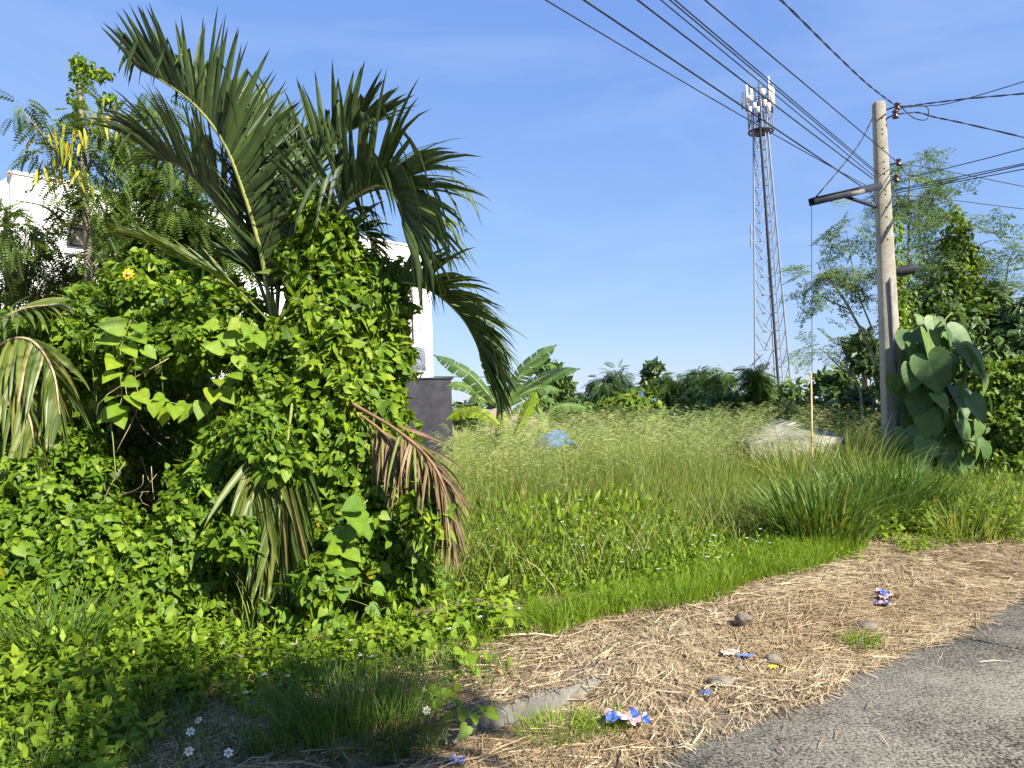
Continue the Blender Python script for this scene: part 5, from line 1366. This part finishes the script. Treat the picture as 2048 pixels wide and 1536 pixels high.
stuff('verge_grass', A1, MT['grass'], 'loose grass hanging over the far right end of the verge', 'grass')
# bright short grass in front of the weeds
A1, _ = grass(31000, .25, 4.6, 1.05, 2.0, (.12, .36), (.0022, .0042), (.1, .8), None, '', '', lambda P, s, d: (d > 1.22 + .16 * vnoise(P, 5, 31)) & ((s > .7) | (rng.random(len(P)) < .4)) & (d < 1.68 + .22 * vnoise(P, 3, 32)) & (vnoise(P, 4, 33) > -.35), 4)
stuff('short_grass', A1, MT['grass_bright'], 'bright green short grass edging the straw covered verge', 'grass')
P, s, d = scatter(1500, 3.4, 6.2, .75, 1.75); ok = (np.abs(d - (1.35 - .2 * (s - 3.6))) < .16) & (vnoise(P, 3, 34) > -.3)
P = P[ok]; stuff('verge_weeds', sprigs(P, rng.uniform(.08, .2, len(P))), MT['vine_bright'], 'low bright weeds in a line along the straw verge', 'weeds')
A1, _ = grass(7000, -6, .2, .95, 2.6, (.12, .35), (.002, .004), (.2, 1.0), None, '', '', lambda P, s, d: vnoise(P, 2.5, 41) > .05, 4)
stuff('wispy_grass', A1, MT['grass_deep'], 'wispy grass between the weeds in the bottom left corner', 'grass')
# straw: loose mown stalks lying on the verge
def straw(n, s0, s1, d0, d1, dens, L, hmax=.07):
    P, s, d = scatter(n, s0, s1, d0, d1); ok = dens(P, s, d) & infrustum(P); P, s, d = P[ok], s[ok], d[ok]; M = len(P)
    h = hmax * np.clip(.4 + .8 * vnoise(P, 3.2, 51), .08, 1.2)
    base = np.maximum(bank_z(P, s, d), np.where(d < 0, .002, np.where((d > .70) & (d < .93), .124, -.004)))
    P[:, 2] = base + rng.random(M) ** 1.5 * h + .006
    az = 1.9 * vnoise(P, 1.7, 52) + 1.1 + rng.normal(0, .75, M); ln = rng.uniform(*L, M)
    e = np.column_stack([np.cos(az), np.sin(az), rng.normal(0, .10, M)]); x = np.column_stack([-np.sin(az), np.cos(az), rng.normal(0, .4, M)]) * rng.uniform(.0012, .003, M)[:, None]
    bend = np.column_stack([-np.sin(az), np.cos(az), np.zeros(M)]) * (ln * rng.normal(0, .10, M))[:, None]
    a = P - e * ln[:, None] / 2; c = P + e * ln[:, None] / 2; m_ = P + bend; m_[:, 2] += rng.random(M) * .015
    floor_ = base + .005
    for q in (a, c): q[:, 2] = np.maximum(q[:, 2], floor_)
    V = np.stack([a - x, a + x, m_ - x, m_ + x, c - x * .4, c + x * .4], 1)
    F = np.array([(0, 1, 3), (0, 3, 2), (2, 3, 5), (2, 5, 4)])[None] + (np.arange(M) * 6)[:, None, None]
    return V.reshape(-1, 3), F.reshape(-1, 3), np.repeat(np.clip(.5 + .75 * vnoise(P, 2.6, 67) + rng.normal(0, .22, M), .01, .99), 6)
edge = lambda P: .06 - .15 * sstep((P - P0) @ T, .3, 1.3) + .10 * vnoise(P, 2.3, 61) + .06 * vnoise(P, 7, 62)
A1 = straw(72000, -2.0, 5.2, -.4, 2.0, lambda P, s, d: (d > .02 + edge(P)) & (rng.random(len(P)) < np.clip(.6 + .9 * vnoise(P, 2.4, 63), .12, 1)) & ~((s < .75) & (d > .66) & (d < 1.10) & (rng.random(len(P)) < .62 + .5 * vnoise(P, 5, 66))), (.10, .34))
A5 = straw(26000, -2.0, 5.2, -.1, 2.0, lambda P, s, d: d > edge(P) - .02, (.03, .10), .04)
A2 = straw(16000, 4.6, 11, -.1, 2.3, lambda P, s, d: (d > .1 + edge(P) * 1.5), (.12, .38))
A3 = straw(900, -2, 8, -.9, .1, lambda P, s, d: rng.random(len(P)) < np.exp(np.minimum(d, 0) * 5) * .7, (.06, .22), .012)
A4 = straw(6000, -7, -1.0, -.3, 2.4, lambda P, s, d: vnoise(P, 2, 64) > -.2, (.10, .3), .04)
stuff('straw', join([A1, A2, A3, A4, A5]), MT['straw'], 'mown dry straw strewn over the verge beside the road', 'straw')

# ================================================================== STONES, LITTER, FLOWERS
import bmesh
def on_verge(px, py, up=0.0):
    p = gnd(px, py, .06)
    for _ in range(4):
        q = p[None]; s_ = (q - P0) @ T; d_ = (q - P0) @ N
        z = max(float(bank_z(q, s_, d_)[0]), 0.0) if s_[0] > -3.2 and d_[0] > -.1 else 0.0
        p = gnd(px, py, z + up)
    return p
def stone(px, py, wpx, z, label, sq=.75, seed=0):
    p = on_verge(px, py, z + .012); r = wpx / FPX * p[1] / 2
    bm = bmesh.new(); bmesh.ops.create_icosphere(bm, subdivisions=3, radius=1)
    rs = np.random.default_rng(seed); k1 = rs.normal(0, 1, (6, 3)); ph = rs.uniform(0, 6, 6)
    for v in bm.verts:
        c = np.array(v.co); n_ = 1 + .10 * sum(math.sin(float(np.dot(k1[i], c)) * 2.2 + ph[i]) for i in range(6)) / 2
        v.co = Vector(c * n_ * np.array([r * 1.15, r, r * sq])) + Vector((p[0], p[1], p[2] + r * sq * .30))
    me = bpy.data.meshes.new('stone'); bm.to_mesh(me); bm.free(); me.materials.append(MT['stone'])
    me.polygons.foreach_set('use_smooth', np.ones(len(me.polygons), dtype=bool))
    return tag(put('stone', me), label, 'stone', 'loose stones on the verge')
for i, a in enumerate(((1150, 1400, 34, .01, 'rounded dark stone by the bare kerb', .85), (1545, 1322, 28, .02, 'pale round stone beside the yellow scrap', .8), (1440, 1366, 46, .01, 'flat stone right of the middle of the straw', .45),
                       (1733, 1256, 34, .02, 'pale angular stone above the grass tuft at the road edge', .6), (1487, 1240, 30, .06, 'half buried brown stone near the short grass', .6), (1480, 1338, 16, .02, 'small chip of stone under the long pink wrapper', .6))):
    stone(*a, seed=i)
def wrap_mat(name, c1, c2, c3):
    m, n, l = M_new(name); tc = n.new('ShaderNodeTexCoord')
    v = n.new('ShaderNodeTexVoronoi'); v.inputs['Scale'].default_value = 26; l.new(tc.outputs['Object'], v.inputs['Vector'])
    rp = n.new('ShaderNodeValToRGB'); rp.color_ramp.interpolation = 'CONSTANT'; e = rp.color_ramp.elements; e.new(.5)
    for q, (p, c) in zip(e, ((0, c1), (.45, c2), (.78, c3))): q.position = p; q.color = (*c, 1)
    sx = n.new('ShaderNodeSeparateColor'); l.new(v.outputs['Color'], sx.inputs['Color']); l.new(sx.outputs['Red'], rp.inputs['Fac'])
    pb = n.new('ShaderNodeBsdfPrincipled'); pb.inputs['Roughness'].default_value = .3; l.new(rp.outputs['Color'], pb.inputs['Base Color'])
    o = n.new('ShaderNodeOutputMaterial'); l.new(pb.outputs[0], o.inputs['Surface']); return m
MT['wrap1'] = wrap_mat('wrapper_blue_pink', (.06, .11, .36), (.36, .22, .21), (.42, .42, .47))
MT['wrap2'] = wrap_mat('wrapper_blue', (.04, .10, .42), (.08, .17, .46), (.36, .39, .48))
MT['wrap3'] = wrap_mat('wrapper_pink', (.50, .25, .19), (.50, .34, .28), (.20, .20, .36))
def wrapper(px, py, wx, wy, z, mat, label, seed, amp=.03, az=0.0):
    p = on_verge(px, py, z * .4 + .03); k = p[1] / FPX; ux = np.array([math.cos(az), math.sin(az), 0]); uy = np.array([-math.sin(az), math.cos(az), 0])
    o = cloth('wrapper', p + Zv * (amp * .9), ux * wx * k, uy * wy * k * 2, MT[mat], None, None, amp, 11, 8, seed)
    return tag(o, label, 'litter', 'crumpled wrappers on the verge')
wrapper(1245, 1441, 66, 26, .04, 'wrap1', 'crumpled blue and pink wrapper above the bottom grass tufts', 1, .026)
wrapper(1283, 1441, 26, 20, .04, 'wrap2', 'blue scrap at the right end of the crumpled blue and pink wrapper', 7, .02)
wrapper(1775, 1198, 42, 14, .05, 'wrap3', 'pink and blue wrapper farther along the verge, beside a bright blue one', 2, .03)
wrapper(1766, 1192, 20, 16, .06, 'wrap2', 'bright blue crumpled wrapper farther along the verge', 3, .03)
wrapper(1765, 1210, 30, 12, .04, 'wrap1', 'faded wrapper nearest the road below the bright blue one', 8, .02)
wrapper(1462, 1309, 40, 9, .05, 'wrap3', 'long pink wrapper in the middle of the straw', 4, .016, .2)
wrapper(1492, 1314, 32, 6, .05, 'wrap2', 'narrow blue strip joined to the end of the long pink wrapper', 9, .01, -.15)
wrapper(1411, 1388, 18, 8, .03, 'wrap2', 'tiny blue scrap near the road edge', 5, .012)
wrapper(914, 1527, 30, 14, .03, 'wrap2', 'blue scrap at the bottom edge of the photo', 6, .016)
MT['scrap'] = solid_mat('yellow_scrap', (.55, .45, .02), (.65, .55, .05), 9, .5)
wrapper(1547, 1337, 16, 8, .03, 'scrap', 'small yellow scrap under the pale round stone', 10, .012)
# daisies in the shade, bottom left
for k, (x, y, h, lb) in enumerate(((396, 1440, .30, 'uppermost white daisy in the shaded weeds'), (381, 1463, .28, 'white daisy just below the uppermost one'), (378, 1502, .2, 'white daisy low in the bottom left straw'), (457, 1505, .2, 'white daisy right of the others, in the straw'), (853, 1421, .2, 'lone white flower beside the kerb'))):
    p = gnd(x, y + 60, .1); D = p[1]; c = at(x, y, D); root = thing('daisy', np.array([c[0], c[1], .09]), lb, 'flower', 'white daisies at the bottom')
    b = MB(); b.tube(smooth([np.array([c[0] + .02, c[1] + .02, .09]), c * np.array([1, 1, .5]) + np.array([.01, 0, .05]), c], 8), .0018, 4); b.build('stem', MT['stem'], root)
    fn = nrm(np.array([.2, -.7, .7]) + rng.normal(0, .25, 3)); x1 = nrm(np.cross(fn, (0, 0, 1.0))); y1 = np.cross(fn, x1)
    b = MB(); b.tube([c, c + fn * .006], [.005, .003], 8); b.build('flower_centre', MT['yellow'], root)
    for q in range(6):
        a = q * 1.047 + .3; e = x1 * math.cos(a) + y1 * math.sin(a); t_ = np.cross(fn, e)
        V = [c + e * .004, c + e * .011 + t_ * .006, c + e * .019 + t_ * .004 - fn * .002, c + e * .019 - t_ * .004 - fn * .002, c + e * .011 - t_ * .006]
        put('petal', tri_mesh('petal', V, [(0, 1, 2), (0, 2, 3), (0, 3, 4)], MT['petal'], np.full(5, rng.random())), root)
# fallen dry leaves
for k in range(14):
    s_, d_ = rng.uniform(-1.6, 5), rng.uniform(.0, 1.4); p = rd(s_, d_, .03 if d_ < .72 else .14)
    me = tri_mesh('dry_leaf', OVATE[0] * rng.uniform(.06, .11) * np.array([1, 1, 2.2]), OVATE[1], MT['dry_leaf'], np.full(len(OVATE[0]), rng.random()))
    o = put('dry_leaf', me); o.location = Vector(p); o.rotation_euler = (rng.normal(0, .25), rng.normal(0, .25), rng.uniform(0, 6.28))
    tag(o, 'fallen brown leaf lying on the straw of the verge', 'leaf', 'fallen dry leaves')
# yellow flower on the mound
c = at(256, 548, 6.2); root = thing('yellow_flower', c, 'orange yellow daisy flower on top of the vine mound below the house', 'flower')
b = MB(); b.tube([c, c + (0, -.012, 0)], [.018, .01], 8); b.build('flower_centre', MT['stem_dry'], root)
for q in range(9):
    a = q * .698; e = np.array([math.cos(a), 0, math.sin(a)]); t_ = np.array([-math.sin(a), 0, math.cos(a)])
    V = [c + e * .012, c + e * .035 + t_ * .013, c + e * .055 + (0, .01, 0), c + e * .035 - t_ * .013]
    put('petal', tri_mesh('petal', V, [(0, 1, 2), (0, 2, 3)], MT['yellow'], np.full(4, rng.random())), root)

# ================================================================== ROADSIDE TREES BEHIND THE CAMERA (they cast the shade in front)
def shade_tree(c, R_, h, label, n, seed):
    r = np.random.default_rng(seed); c = np.array(c, float)
    root = thing('roadside_tree', (c[0], c[1], .09), label, 'tree')
    b = MB(); b.tube(smooth([np.array([c[0], c[1], .05]), np.array([c[0] + .1, c[1] - .1, h * .5]), c], 12), np.linspace(.14, .04, 12), 8); b.build('trunk', MT['bark'], root, True)
    Ps, Ns = [], []
    for k in range(8):
        q = c + r.normal(0, .45, 3) * R_; lb = MB(); lb.tube(smooth([np.array([c[0], c[1], h * .6]), (c + q) / 2, q], 8), np.linspace(.04, .01, 8), 5); lb.build('limb', MT['bark'], root)
        u = unit(n // 8) * r.random((n // 8, 1)) ** .4 * R_ * .55; Ps.append(q + u); Ns.append(nrm(u))
    P, Nn = np.vstack(Ps), np.vstack(Ns); n_, d_ = leaf_dirs(Nn)
    stuff('crown', batch(*OVATE, P, frames(d_, n_), rng.uniform(.14, .24, len(P)), rng.random(len(P))), MT['tree_mid'], None, None, root)
def sun_over(p, h):
    """where a crown at height h stands to shade point p"""
    t = (h - p[2]) / SUN[2]; return np.asarray(p) + SUN * t
shade_tree(sun_over(rd(-1.15, 1.0), 6.0), 1.1, 6.0, 'roadside tree behind the camera shading the bottom left corner', 1300, 1)
shade_tree(sun_over(np.array([PX - .55, PD - .1, .6]), 8.0), .62, 8.0, 'roadside tree across the road shading the foot of the utility pole', 2200, 2)
